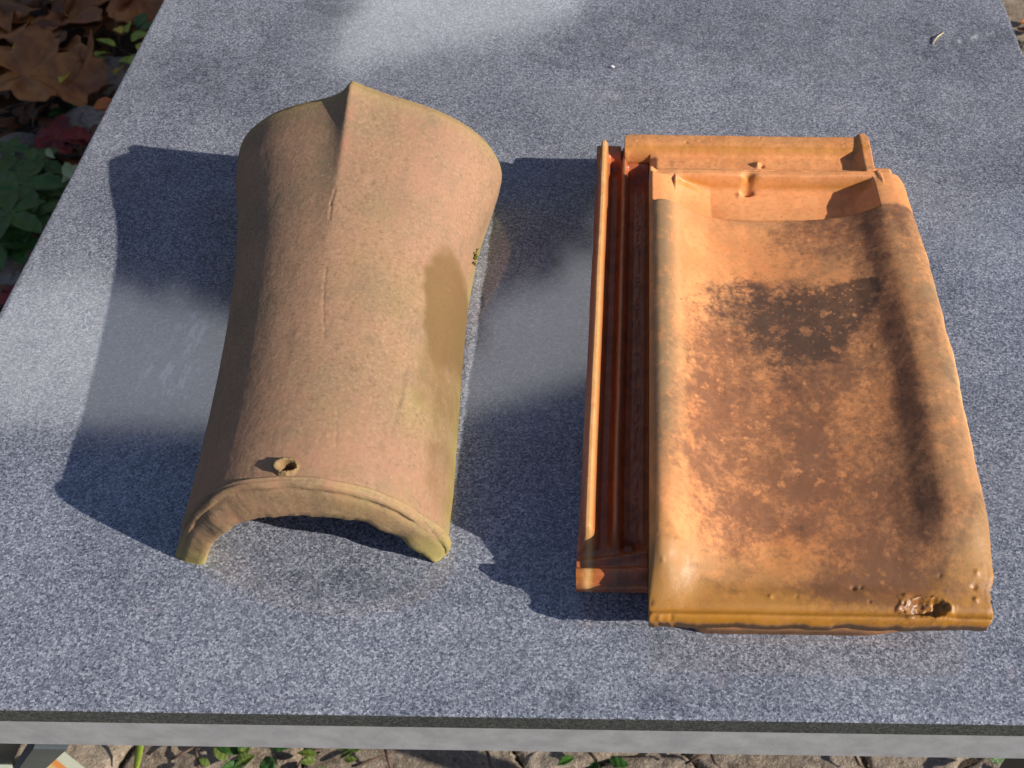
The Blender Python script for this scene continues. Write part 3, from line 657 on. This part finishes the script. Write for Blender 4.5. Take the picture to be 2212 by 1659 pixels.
Vh, Fh, used = grid_solid(X, Y, Z, np.minimum(np.full_like(Z, .022), Z-.004), mk)
mesh('head_rim', Vh, Fh, M_PAN, pan, {'stain_tone': dbl(np.clip(sa, 0, 1)), 'tint_lit': dbl(np.clip(sb2, 0, 1))})
# square shoulder to the right of the head rim
xs = np.linspace(.1718, .1888, 30); ys = np.linspace(.5764, .5835, 14); X, Y = np.meshgrid(xs, ys)
X = X-(X-.1718)*sst(Y, .577, .5835)*.06
Z = .0470-.008*sst(X, .182, .1888)-.003*sst(Y, .581, .5835)+fbm(X, Y, 130, 3, 94)*.0003
Vh, Fh, used = grid_solid(X, Y, Z, Z*0+.022)
mesh('shoulder', Vh, Fh, M_PAN, pan, {'stain_tone': dbl(np.zeros(X.shape+(3,))+.1), 'tint_lit': dbl(np.zeros(X.shape+(3,))+np.array([.2, .1, 0]))})

# side lock: two ribs and two grooves on the left
ny3, nx3 = 420, 110
xs = np.linspace(-.0278, .0110, nx3); ys = np.linspace(.2600, .6130, ny3); X, Y = np.meshgrid(xs, ys)
kz = [(-.0278, .0225), (-.0270, .0260), (-.0255, .0345), (-.0242, .0405), (-.0230, .0432), (-.0208, .0430), (-.0190, .0400), (-.0176, .0330), (-.0166, .0275), (-.0155, .0255), (-.0120, .0250), (-.0100, .0265), (-.0088, .0325), (-.0078, .0362), (-.0062, .0366), (-.0050, .0340), (-.0040, .0270), (-.0025, .0225), (.001, .0215), (.006, .0215), (.0085, .0225), (.0110, .0250)]
ka, kb = zip(*kz); Z = np.interp(X+fbm(Y, Y*0, 12, 3, 95)*.0006, ka, kb)
low_ = 1-sst(Y, .279, .2875); flat = .0245+.002*sst(X, -.01, .01)
Z = np.where(low_ > 0, Z*(1-low_)+flat*low_, Z)
Z -= .0065*gau(np.hypot((X+.0005)/1.1, Y-.2865), .0042)
Z += .0016*gau(Y-.2775-(X*.15), .0018)+.0055*sst(-Y, -.2715, -.2670)-.0045*sst(-Y, -.2645, -.2605)
top_ = sst(Y, .598, .604)*(X < -.0095); Z = np.where(top_ > 0, np.maximum(Z, Z*(1-top_)+.0375*top_), Z)
top2 = sst(Y, .590, .597)*(X > -.0095); Z = np.where(top2 > 0, np.maximum(Z, Z*(1-top2)+.0335*top2), Z)
Z += fbm(X, Y, 120, 4, 96)*.0005+fbm(X, Y, 30, 3, 97)*.0006+gau(X-.0042, .0012)*fbm(X, Y*2, 260, 3, 98)*.0009
X = X+fbm(Y, Y*0+2, 25, 4, 99)*.0007*(1-sst(X, -.0278, -.022))
mk = ~((Y[:-1, :-1] > .5990) & (X[:-1, :-1] > -.0072))
red = np.stack([.10+0*X, .30*sst(fbm(X, Y, 40, 4, 101), 0, .6)+.4*low_, 0*X], -1)
tn = np.stack([.55*gau(X+.0070, .0014), .45*gau(X+.0212, .0022)+.6*gau(X+.025, .003)*(Y > .58)+.55*gau(np.hypot(X+.0235, Y-.265), .008), .75*gau(X+.0215, .0022)], -1)  # sunlit outer rib and sky gleam on the inner rib, painted as colour
Vl, Fl, used = grid_solid(X, Y, Z, np.full_like(Z, .0175), mk)
mesh('side_lock', Vl, Fl, M_LOCK, pan, {'stain_tone': dbl(np.clip(red, 0, 1)), 'tint_lit': dbl(np.clip(tn, 0, 1))})

# two cross bars under the tile on which it stands
def foot_bar(x0, x1, y0, y1, zt):
    xs = np.linspace(x0, x1, 90); ys = np.linspace(y0, y1, 10); X, Y = np.meshgrid(xs, ys)
    t_ = (X-x0)/(x1-x0); zb = .016*(1-sst(t_, 0, .12))+.017*sst(t_, .66, 1.0)+fbm(X, Y, 60, 3, 103)*.0005
    zb = np.maximum(zb, .0002)
    Z = np.full_like(X, zt); return grid_solid(X, Y, Z, zb)
for (y0, y1) in ((.2448, .2600), (.540, .556)):
    Vf, Ff, used = foot_bar(.026, .178, y0, y1, .0185)
    z3 = np.zeros((len(Vf), 3))
    mesh('foot_bar', Vf, Ff, M_PAN, pan, {'stain_tone': z3+np.array([0, .35, 0]), 'tint_lit': z3+np.array([.4, .15, 0])})

# ------------------------------------------------------------------ crumbs on the table
M_WHITE = plain('white_crumb', (.75, .74, .70), .7, .1); M_STRAW = plain('dry_straw', (.52, .44, .26), .7, .2, 200.); M_DRYG = plain('dry_grass', (.20, .13, .07), .8, .3, 60.)
q = at(1322, 146, 0); V, F = tube([(q[0]-.0022, q[1]+.0004, .0009), (q[0], q[1], .0012), (q[0]+.0022, q[1]-.0005, .0009)], [.0005, .0011, .0006], 8)
tag(mesh('crumb', V, F, M_WHITE, origin=(q[0], q[1], 0)), 'tiny white crumb lying on the granite above the glazed tile', 'crumb')
q0, q1, q2 = at(2014, 96), at(2026, 84), at(2038, 72)
V, F = tube([(q0[0], q0[1], .0008), (q1[0]-.001, q1[1], .0022), (q2[0], q2[1], .0008)], [.0005, .0007, .0004], 6)
tag(mesh('straw', V, F, M_STRAW, origin=(q1[0], q1[1], 0)), 'thin curved bit of straw on the granite near its far right corner', 'straw')

# ------------------------------------------------------------------ leaves and plants on the ground
def leaf_mat(name, c1, c2, rough=.6, scale=25., vein=True):
    m, t, p = material(name); oc = t.new('ShaderNodeTexCoord').outputs['Object']
    n_ = t.noise(oc, scale, 5, .65); f = t.noise(oc, scale*9, 4, .7)
    col = t.mix(t.ss(n_, .35, .65), c1, c2); col = t.mix(t.m('MULTIPLY', t.ss(f, .5, .7), .35), col, tuple(x*.4 for x in c1))
    t.put(p.inputs['Base Color'], col); p.inputs['Roughness'].default_value = rough; bump(t, p, t.m('ADD', n_, t.m('MULTIPLY', f, .3)), .6, .004)
    return m
LB = [leaf_mat('brown_leaf', (.42, .15, .035), (.24, .075, .020)), leaf_mat('tan_leaf', (.46, .18, .04), (.26, .09, .024)), leaf_mat('dark_leaf', (.12, .045, .014), (.20, .075, .022)), leaf_mat('ochre_leaf', (.60, .30, .03), (.38, .17, .025))]
L_RED = leaf_mat('red_leaf', (.24, .016, .010), (.11, .009, .008)); L_OR = leaf_mat('orange_leaf', (.62, .17, .03), (.45, .10, .03))
L_GR = leaf_mat('green_leaf', (.024, .080, .010), (.040, .115, .014), .5, 30.); L_YG = leaf_mat('yellow_green_leaf', (.30, .36, .03), (.20, .28, .03), .5); L_YE = leaf_mat('yellow_leaf', (.60, .42, .03), (.42, .33, .04), .5); L_WD = leaf_mat('weed_leaf', (.07, .11, .012), (.10, .14, .02), .6); L_PALE = leaf_mat('pale_leaf', (.40, .47, .22), (.30, .36, .16), .5)
M_STEM = plain('stem', (.12, .10, .04), .7, .2, 60.); M_TWIG = plain('twig', (.10, .065, .045), .8, .3, 60.)
def outline(kind, r):
    """half outline (t along leaf, half width) or polar radius"""
    if kind == 'oval': return lambda t: .30*math.sin(math.pi*min(1, t*1.0))**.8*(1-.25*t)
    if kind == 'lance': return lambda t: .17*math.sin(math.pi*t)**.9
    if kind == 'serrate': return lambda t: .25*math.sin(math.pi*t)**.8*(1+.16*((t*9) % 1-.5))
def leaf_blade(kind, L, r, curl=.25, fold=.2):
    """long leaf as a curved sheet with its midrib along +x, 1 = length"""
    f = outline(kind, r); V = []; F = []; nt, nw = 22, 8
    cu = curl*r.uniform(.6, 1.4); tw = r.uniform(-.4, .4)
    for i_ in range(nt+1):
        t_ = i_/nt; hw = f(t_)
        for k in range(nw+1):
            s_ = -1+2*k/nw; x = t_; y = s_*hw; z = abs(s_)*hw*fold+cu*(t_*(1-t_))+tw*s_*hw*t_+.012*math.sin(t_*20+s_*3)
            V.append((x*L, y*L, z*L))
    for i_ in range(nt):
        for k in range(nw): a_ = i_*(nw+1)+k; F.append([a_, a_+nw+1, a_+nw+2, a_+1])
    return V, F
def lobed_leaf(L, r, lobes=5, curl=.35, depth=.45):
    """plane or maple leaf as a crumpled polar sheet"""
    V = [(0, 0, 0)]; F = []; na_, nr = 120, 9; ph = r.uniform(0, 6); c1, c2 = r.uniform(-1, 1)*curl, r.uniform(.3, 1)*curl; ax = r.uniform(0, 3)
    for k in range(na_):
        t_ = 2*math.pi*k/na_; u_ = abs(math.cos(lobes*t_/2)); R_ = (1-depth)+depth*u_**.8+.05*abs(math.sin(lobes*t_*2.5))+.02*math.sin(t_*31+ph)
        R_ *= .55+.12*math.cos(t_)
        if abs(t_-math.pi) < .25: R_ *= .35+.65*abs(t_-math.pi)/.25
        for q in range(1, nr+1):
            s_ = q/nr; x = R_*s_*math.cos(t_); y = R_*s_*math.sin(t_); d_x = x*math.cos(ax)+y*math.sin(ax)
            z = c2*d_x*d_x*1.6+c1*x*y+.06*s_*math.sin(lobes*t_+ph)+.05*s_*s_*math.sin(3*t_+ph)+.015*math.sin(23*x+11*y+ph)
            V.append((x*L, y*L, z*L))
    for k in range(na_):
        k2 = (k+1) % na_; F.append([0, 1+k*nr, 1+k2*nr])
        for q in range(nr-1): F.append([1+k*nr+q, 1+k*nr+q+1, 1+k2*nr+q+1, 1+k2*nr+q])
    return V, F
def xf(VF, loc, rz, rx=0, ry=0):
    M = Matrix.Translation(Vector(loc)) @ Matrix.Rotation(rz, 4, 'Z') @ Matrix.Rotation(ry, 4, 'Y') @ Matrix.Rotation(rx, 4, 'X')
    return [tuple(M @ Vector(v)) for v in VF[0]], VF[1]
def solidify(o, th=.0004):
    md = o.modifiers.new('thickness', 'SOLIDIFY'); md.thickness = th; md.offset = 0
def place_leaf(name, VF, u, v, h, rz, rx, ry, mat, label, cat='leaf', group=None, parent=None):
    q = at(u, v, GZ+h)
    W_, F_ = xf(VF, (0, 0, 0), rz, rx, ry); W_ = np.array(W_)
    if parent is None:
        zmin = W_[:, 2].min()
        o = mesh(name, W_, F_, mat); o.location = (q[0], q[1], q[2]-zmin); tag(o, label, cat, group)
    solidify(o); return o
R_ = random.Random(21)
# litter mass first
def litter():
    parts = []
    for k in range(900):
        x = R_.uniform(-1.65, -.80); y = R_.uniform(.85, 2.35)
        s_ = R_.uniform(.02, .07)
        vf = lobed_leaf_small(s_) if R_.random() < .3 else leaf_blade(R_.choice(('oval', 'lance')), s_, R_, .5, .5)
        parts.append(xf(vf, (x, y, GZ+R_.uniform(0, .022)), R_.uniform(0, 6.3), R_.uniform(-.6, .6), R_.uniform(-.5, .5)))
    return join(parts)
def lobed_leaf_small(s_):
    V = [(0, 0, 0)]; n_ = 22; c_ = R_.uniform(-.6, .6)
    for k in range(n_):
        t_ = 2*math.pi*k/n_; r_ = s_*.5*(.55+.45*abs(math.cos(2.5*t_))); V.append((r_*math.cos(t_), r_*math.sin(t_), c_*r_*math.cos(2*t_)+R_.uniform(-.05, .05)*s_))
    return V, [[0, 1+k, 1+(k+1) % n_] for k in range(n_)]
o = mesh('leaf_litter', *litter(), LB[2]); o['kind'] = 'stuff'; tag(o, 'layer of small dead dark brown leaves on the shaded soil', 'leaf litter')
parts = []
for k in range(90):
    x = R_.uniform(-1.6, -.9); y = R_.uniform(.95, 2.3); t_ = R_.uniform(0, 6.3); l_ = R_.uniform(.04, .16); b_ = R_.uniform(-.25, .25)*l_
    pts = [(x+l_*s_*math.cos(t_)-b_*math.sin(t_)*s_*(1-s_)*4, y+l_*s_*math.sin(t_)+b_*math.cos(t_)*s_*(1-s_)*4, GZ+.02+R_.uniform(0, .006)) for s_ in (0, .25, .5, .75, 1)]
    parts.append(tube(pts, [.0008]*5, 5))
o = mesh('dry_grass', *join(parts), M_DRYG); o['kind'] = 'stuff'; tag(o, 'thin dry grass stems strewn over the dead leaves', 'dry grass')

big = [  # u, v, size, rot, mat, label
 (75, 205, .145, .3, 1, 'broad tan brown leaf lying lowest of the large dead leaves, above the red leaf'),
 (165, 195, .115, 1.2, 0, 'brown lobed leaf with a notched edge, right of the broad tan leaf'),
 (25, 105, .13, 2.2, 1, 'rust brown leaf at the far left edge above the broad tan leaf'),
 (150, 55, .13, .8, 0, 'brown curled leaf behind the yellow leaf sprig'),
 (60, 30, .12, 2.9, 2, 'dark brown leaf in the far left corner'),
 (305, 30, .12, -.5, 0, 'rusty lobed leaf tucked against the far edge of the table'),
 (230, 60, .10, 1.9, 0, 'reddish brown leaf above the yellow green sprig'),
 (110, 110, .09, 4., 2, 'dark crumpled leaf left of the upper grey stone')]
for (u, v, s_, rz, mi_, lab) in big:
    place_leaf('dead_leaf', lobed_leaf(s_*1.15, R_, 5, .55, .42), u, v, .035, rz, R_.uniform(-.25, .25), R_.uniform(-.2, .3), LB[mi_], lab, group='large dead leaves left of the table')
for k in range(34):
    u = R_.uniform(-30, 330); v = R_.uniform(-60, 250)
    if u > 330-.5*v-10 or (200 < u < 300 and 60 < v < 240) or (30 < u < 210 and 150 < v < 250): continue
    vf = lobed_leaf(R_.uniform(.05, .09), R_, R_.choice((3, 5)), .7, .4) if R_.random() < .55 else leaf_blade('oval', R_.uniform(.06, .10), R_, .5, .6)
    place_leaf('dead_leaf', vf, u, v, .03+R_.uniform(0, .02), R_.uniform(0, 6.3), R_.uniform(-.5, .5), R_.uniform(-.4, .4), LB[R_.choice((0, 0, 1, 2, 3))], 'small curled dead leaf in the shaded litter left of the table', group='small dead leaves left of the table')
place_leaf('red_leaf', lobed_leaf(.085, R_, 5, .3, .5), 125, 311, .03, .4, .1, .1, L_RED, 'dark red lobed leaf above the green leafy plant')
place_leaf('red_leaf', lobed_leaf(.062, R_, 3, .3, .4), 178, 308, .03, 2.4, .1, .1, L_RED, 'smaller dark red leaf touching the table edge side of the lobed red leaf')
place_leaf('red_leaf', leaf_blade('oval', .05, R_), 4, 660, .03, 1.4, 0, 0, L_RED, 'red leaf tip at the left border below the green plant')
place_leaf('orange_leaf', leaf_blade('oval', .055, R_, .4, .5), 200, 236, .035, .1, .2, 0, L_OR, 'bright orange leaf between the two grey stones')
place_leaf('orange_leaf', leaf_blade('oval', .034, R_, .4, .5), 218, 252, .04, .5, -.3, 0, L_OR, 'small orange leaf just below the bright orange one')
place_leaf('orange_leaf', lobed_leaf(.05, R_, 5, .5, .4), 28, 530, .025, 1., 0, 0, L_OR, 'rusty orange leaf under the lower green leaflets')
place_leaf('yellow_leaf', leaf_blade('oval', .040, R_, .2, .3), 130, 180, .06, 1.4, 0, 0, L_YE, 'small yellow green leaf standing on the brown litter')
place_leaf('yellow_leaf', leaf_blade('oval', .060, R_, .2, .3), 25, 105, .07, .2, .2, 0, L_YE, 'dull yellow leaf on the rust brown leaf at the far left')
place_leaf('pale_leaf', leaf_blade('lance', .06, R_, .1, .6), 140, 352, .08, -.9, .5, 0, L_PALE, 'pale green pointed leaf nearest the table edge above the green plant')
place_leaf('pale_leaf', leaf_blade('lance', .05, R_, .1, .6), 134, 395, .07, 1.2, .5, 0, L_PALE, 'pale curled leaf right of the green plant, below the pointed one')
place_leaf('pale_leaf', leaf_blade('lance', .035, R_, .1, .6), 100, 322, .07, -.8, .5, 0, L_PALE, 'tiny pale leaf beside the lower left of the red leaf')
# stones
def stone(u, v, sx_, sy_, sz_, label, rz=0.):
    q = at(u, v, GZ+.01); V = []; F = []; n1_, n2_ = 40, 20
    for i_ in range(n2_+1):
        th = math.pi*i_/n2_
        for k in range(n1_):
            ph = 2*math.pi*k/n1_; x = math.sin(th)*math.cos(ph); y = math.sin(th)*math.sin(ph); z = math.cos(th)
            r_ = 1+.10*math.sin(3*ph+sx_*90)*math.sin(th)+.07*math.sin(5*x+3*y)+float(fbm(np.array(x*2+u), np.array(y*2+z), 1.5, 3, 7))*.16
            z_ = math.copysign(abs(z)**.7, z); V.append((x*sx_*r_*math.cos(rz)-y*sy_*r_*math.sin(rz), x*sx_*r_*math.sin(rz)+y*sy_*r_*math.cos(rz), z_*sz_*r_))
    for i_ in range(n2_):
        for k in range(n1_): F.append([i_*n1_+k, (i_+1)*n1_+k, (i_+1)*n1_+(k+1) % n1_, i_*n1_+(k+1) % n1_])
    o = mesh('stone', V, F, M_STONE); o.location = (q[0], q[1], GZ+.008); tag(o, label, 'stone', 'stones in the leaf litter')
stone(240, 172, .060, .055, .035, 'upper of two grey stones, under the yellow green sprig', .3)
stone(205, 278, .095, .045, .035, 'long grey stone above the dark red leaf', .45)
stone(20, 330, .06, .05, .025, 'flat mossy stone at the left edge beside the green plant', .2)
stone(15, 590, .06, .06, .025, 'grey stone at the left edge below the green plant', .2)
# green palmate plant
plant = empty('green_plant', tuple(at(45, 455, GZ)), 'low dark green plant with palmate toothed leaves at the left border beside the table', 'plant')
pb = np.array(at(45, 455, GZ))
heads = [(45, 400, .075, .075, 0.2), (75, 350, .06, .055, 1.0), (20, 460, .085, .065, 2.0), (70, 470, .06, .075, .8), (5, 380, .07, .06, .5), (35, 530, .05, .05, 1.5), (95, 420, .05, .05, .2), (0, 530, .06, .05, 1.2), (15, 320, .05, .04, .1)]
for (u, v, h, s_, rz) in heads:
    q = np.array(at(u, v, GZ+h)); d_ = [pb+(q-pb)*f_+np.array([0, 0, .02*math.sin(math.pi*f_)]) for f_ in (0, .33, .66, 1)]
    st_ = mesh('stem', *tube(d_, [.0016, .0014, .0012, .001], 6), M_STEM, plant)
    for k in range(5):
        an = rz+2*math.pi*k/5+R_.uniform(-.15, .15)
        W_ = xf(leaf_blade('serrate', s_*R_.uniform(.85, 1.15), R_, .12, .25), tuple(q), an, 0, .15)
        o = mesh('leaflet', *W_, L_GR, plant); solidify(o)
# yellow-green sprig
sp0 = np.array(at(262, 120, GZ)); sprig = empty('leafy_sprig', tuple(sp0), 'small sprig with bright yellow and green oval leaves against the far left table edge', 'plant')
mesh('stem', *tube([tuple(sp0), tuple(sp0+np.array([.01, .0, .04])), tuple(sp0+np.array([.015, .01, .09]))], [.0018, .0015, .001], 6), M_STEM, sprig)
for (u, v, h, s_, rz, m_) in ((285, 90, .07, .055, 1.2, L_YG), (275, 70, .08, .05, 1.9, L_YG), (292, 98, .07, .06, -.2, L_YE), (262, 72, .08, .035, 2.2, L_YE), (250, 100, .06, .045, 2.8, L_YG), (255, 132, .05, .055, .15, L_YG), (285, 118, .06, .045, -1., L_YG), (240, 115, .05, .045, -2.2, L_YG), (265, 145, .05, .04, -1.5, L_YE), (230, 125, .05, .035, 3.4, L_YG), (300, 75, .06, .05, .9, L_GR), (295, 60, .06, .045, 1.4, L_GR)):
    W_ = xf(leaf_blade('oval', s_, R_, .2, .3), tuple(at(u, v, GZ+h)), rz, R_.uniform(-.4, .4), R_.uniform(-.3, .3)); o = mesh('leaf', *W_, m_, sprig); solidify(o)
# low green weeds among the litter and by the stones
for (u, v, lab) in ((165, 262, 'tiny green weed between the brown leaf and the long grey stone'), (225, 5, 'few narrow green blades at the top edge among dead leaves'), (160, 335, 'small bright green leaf cluster at the table edge near the red leaves')):
    c0 = at(u, v, GZ); wd = empty('weed', tuple(c0), lab, 'weed')
    for k in range(7):
        an = R_.uniform(0, 6.3); q = np.array(c0)+np.array([math.cos(an)*.012, math.sin(an)*.012, .02]); W_ = xf(leaf_blade('oval', R_.uniform(.02, .035), R_, .2, .3), tuple(q), an, 0, -.3); o = mesh('leaf', *W_, L_GR, wd); solidify(o)

# ------------------------------------------------------------------ strip of pavement in front of the table
def blade(u, v, L, rz, mat, label, name='grass_blade', cat='grass blade'):
    q = at(u, v, GZ+.02); V = []; F = []; n_ = 16
    for i_ in range(n_+1):
        t_ = i_/n_; w_ = .0052*math.sin(math.pi*(.12+.88*t_))**.7*(1-t_*.3)+.0003
        x = t_*L*.75; z = L*.8*t_*(1-.42*t_)
        V += [(x, -w_+.02*t_*t_, z), (x, 0+.02*t_*t_, z-.0015), (x, w_+.02*t_*t_, z)]
    for i_ in range(n_):
        for k in range(2): a_ = i_*3+k; F.append([a_, a_+3, a_+4, a_+1])
    W_, F = xf((V, F), (0, 0, 0), rz); o = mesh(name, W_, F, mat); o.location = tuple(q); tag(o, label, cat); solidify(o)
blade(292, 1668, .085, 1.2, L_YG, 'yellow green grass blade arching over the pavement under the table front')
for (u, v, lab, n_, s_) in ((560, 1640, 'dark green broad leaved weed in a paving joint below the ridge tile', 9, .034), (735, 1655, 'light green small leaved weed right of the dark weed in front of the table', 8, .022), (500, 1668, 'lime green weed left of the dark weed in front of the table', 6, .02), (1280, 1652, 'tuft of thin green leaves in a joint below the gap between the tiles', 5, .022), (2200, 1652, 'green weed at the right corner of the pavement strip', 7, .024)):
    c0 = at(u, v, GZ+.0); wd = empty('weed', tuple(c0), lab, 'weed')
    for k in range(n_):
        an = R_.uniform(0, 6.3); rr0 = R_.uniform(.004, .020); q = np.array(c0)+np.array([math.cos(an)*rr0*1.3, math.sin(an)*rr0, .018+R_.uniform(0, .02)])
        W_ = xf(leaf_blade('oval', s_*R_.uniform(.7, 1.2), R_, .2, .3), tuple(q), an+R_.uniform(-1, 1), R_.uniform(-.4, .4), -.2); o = mesh('leaf', *W_, L_WD if 'l' == lab[0] else L_GR, wd); solidify(o)
tw = [((370, 1640), (420, 1612)), ((420, 1612), (432, 1665)), ((640, 1660), (690, 1620)), ((760, 1655), (850, 1625)), ((832, 1618), (845, 1660)), ((1480, 1650), (1535, 1628)), ((1535, 1628), (1560, 1662)), ((1845, 1630), (1870, 1665)), ((1050, 1618), (1062, 1668)), ((1270, 1622), (1290, 1665))]
labs = ['dark twig rising to the right, near the yellow grass blade', 'twig running down from the tip of the rising twig', 'twig between the two weeds below the ridge tile', 'slanting twig right of the light green weed', 'upright dark twig crossing the slanting one', 'left arm of the forked twig below the glazed tile', 'right arm of the forked twig below the glazed tile', 'short dark twig near the lower right corner', 'thin root in the joint near the middle of the strip', 'short twig beside the thin leaved tuft']
for ((a_, b_), (c1_, d1_)), lab in zip(tw, labs):
    p0 = np.array(at(a_, b_, GZ+.022)); p1 = np.array(at(c1_, d1_, GZ+.024)); mid_ = (p0+p1)/2+np.array([R_.uniform(-.004, .004), R_.uniform(-.004, .004), .004])
    p0_, p1_ = p0-p0, p1-p0; o = mesh('twig', *tube([tuple(p0_), tuple(mid_-p0), tuple(p1_)], [.0016, .0022, .0013], 6), M_TWIG); o.location = tuple(p0); tag(o, lab, 'twig', 'twigs on the pavement')

# striped pale boards leaning by the table leg
def striped():
    m, t, p = material('cream_orange_stripes'); oc = t.new('ShaderNodeTexCoord').outputs['Object']
    x = attr(t, 'across')[0]
    band = t.m('MULTIPLY', t.ss(x, .010, .012), t.ss(x, .020, .016)); band2 = t.m('MULTIPLY', t.ss(x, .016, .020), t.ss(x, .045, .040))
    col = t.mix(band2, (.50, .52, .40), (.55, .42, .17)); col = t.mix(band, col, (.62, .24, .06)); t.put(p.inputs['Base Color'], col); p.inputs['Roughness'].default_value = .5; return m
M_STR = striped()
c0 = np.array(at(133, 1619, GZ+.03)); c1 = np.array(at(186, 1661, GZ+.03)); c2 = np.array(at(66, 1661, GZ+.03))
e1 = (c1-c0)/np.linalg.norm(c1-c0); e2 = (c2-c0)/np.linalg.norm(c2-c0); nrm = np.array([e1[1], -e1[0], 0]); nrm = nrm*(1 if nrm @ e2 > 0 else -1)
P4 = [np.zeros(3), e1*.17, e1*.17+e2*.24, e2*.24]; V = []
for z_ in (-.012, 0.):
    for p in P4: V.append((p @ nrm, p @ e1, z_))
F = [[3, 2, 1, 0], [4, 5, 6, 7], [0, 1, 5, 4], [1, 2, 6, 5], [2, 3, 7, 6], [3, 0, 4, 7]]
if np.cross(nrm, e1)[2] < 0: V = [(x, y, -z) for (x, y, z) in V]
Mx = Matrix(((nrm[0], e1[0], 0, c0[0]), (nrm[1], e1[1], 0, c0[1]), (0, 0, 1, c0[2]), (0, 0, 0, 1)))
Vw = [tuple((Mx.to_3x3() @ Vector((x, y, z if z <= 0 else -z)))) for (x, y, z) in V]
o = mesh('striped_board', Vw, F, M_STR, smooth=False); o.location = tuple(c0)
uvs = [np.array(v[:2]+(0,)) for v in V]
ca = o.data.color_attributes.new('across', 'FLOAT_COLOR', 'POINT'); ca.data.foreach_set('color', np.array([[v[0], v[0], v[0], 1] for v in V]).ravel())
tag(o, 'cream board with orange stripes lying on the pavement right of the grey table leg', 'board')
M_PW = plain('pale_plastic', (.50, .56, .46), .5, .05)
p0 = np.array(at(2, 1594, GZ+.03)); p1 = np.array(at(20, 1659, GZ+.03)); dv = (p1-p0)/np.linalg.norm(p1-p0); nv = np.array([dv[1], -dv[0], 0]); nv = nv*(-1 if nv[0] > 0 else 1)
V = []
for z_ in (-.012, 0.):
    for p in (-dv*.05, dv*.15, dv*.15+nv*.12, -dv*.05+nv*.12): V.append(tuple(p+np.array([0, 0, z_])))
o = mesh('pale_board', V, F, M_PW, smooth=False); o.location = tuple(p0); tag(o, 'plain pale board at the bottom left corner, left of the dark gap', 'board')
# bits beyond the far right corner
place_leaf('red_leaf', leaf_blade('lance', .10, R_, .2, .5), 2196, 62, .03, -.8, .2, 0, L_RED, 'dark red narrow leaf on the pale path past the far right corner')
place_leaf('orange_leaf', leaf_blade('oval', .05, R_, .3, .4), 2205, 52, .03, .4, .2, 0, L_OR, 'orange leaf on the pale path past the far right corner')
place_leaf('green_leaf', leaf_blade('oval', .04, R_, .3, .4), 2210, 68, .03, .2, .2, 0, L_GR, 'green leaf beside the orange leaf past the far right corner')
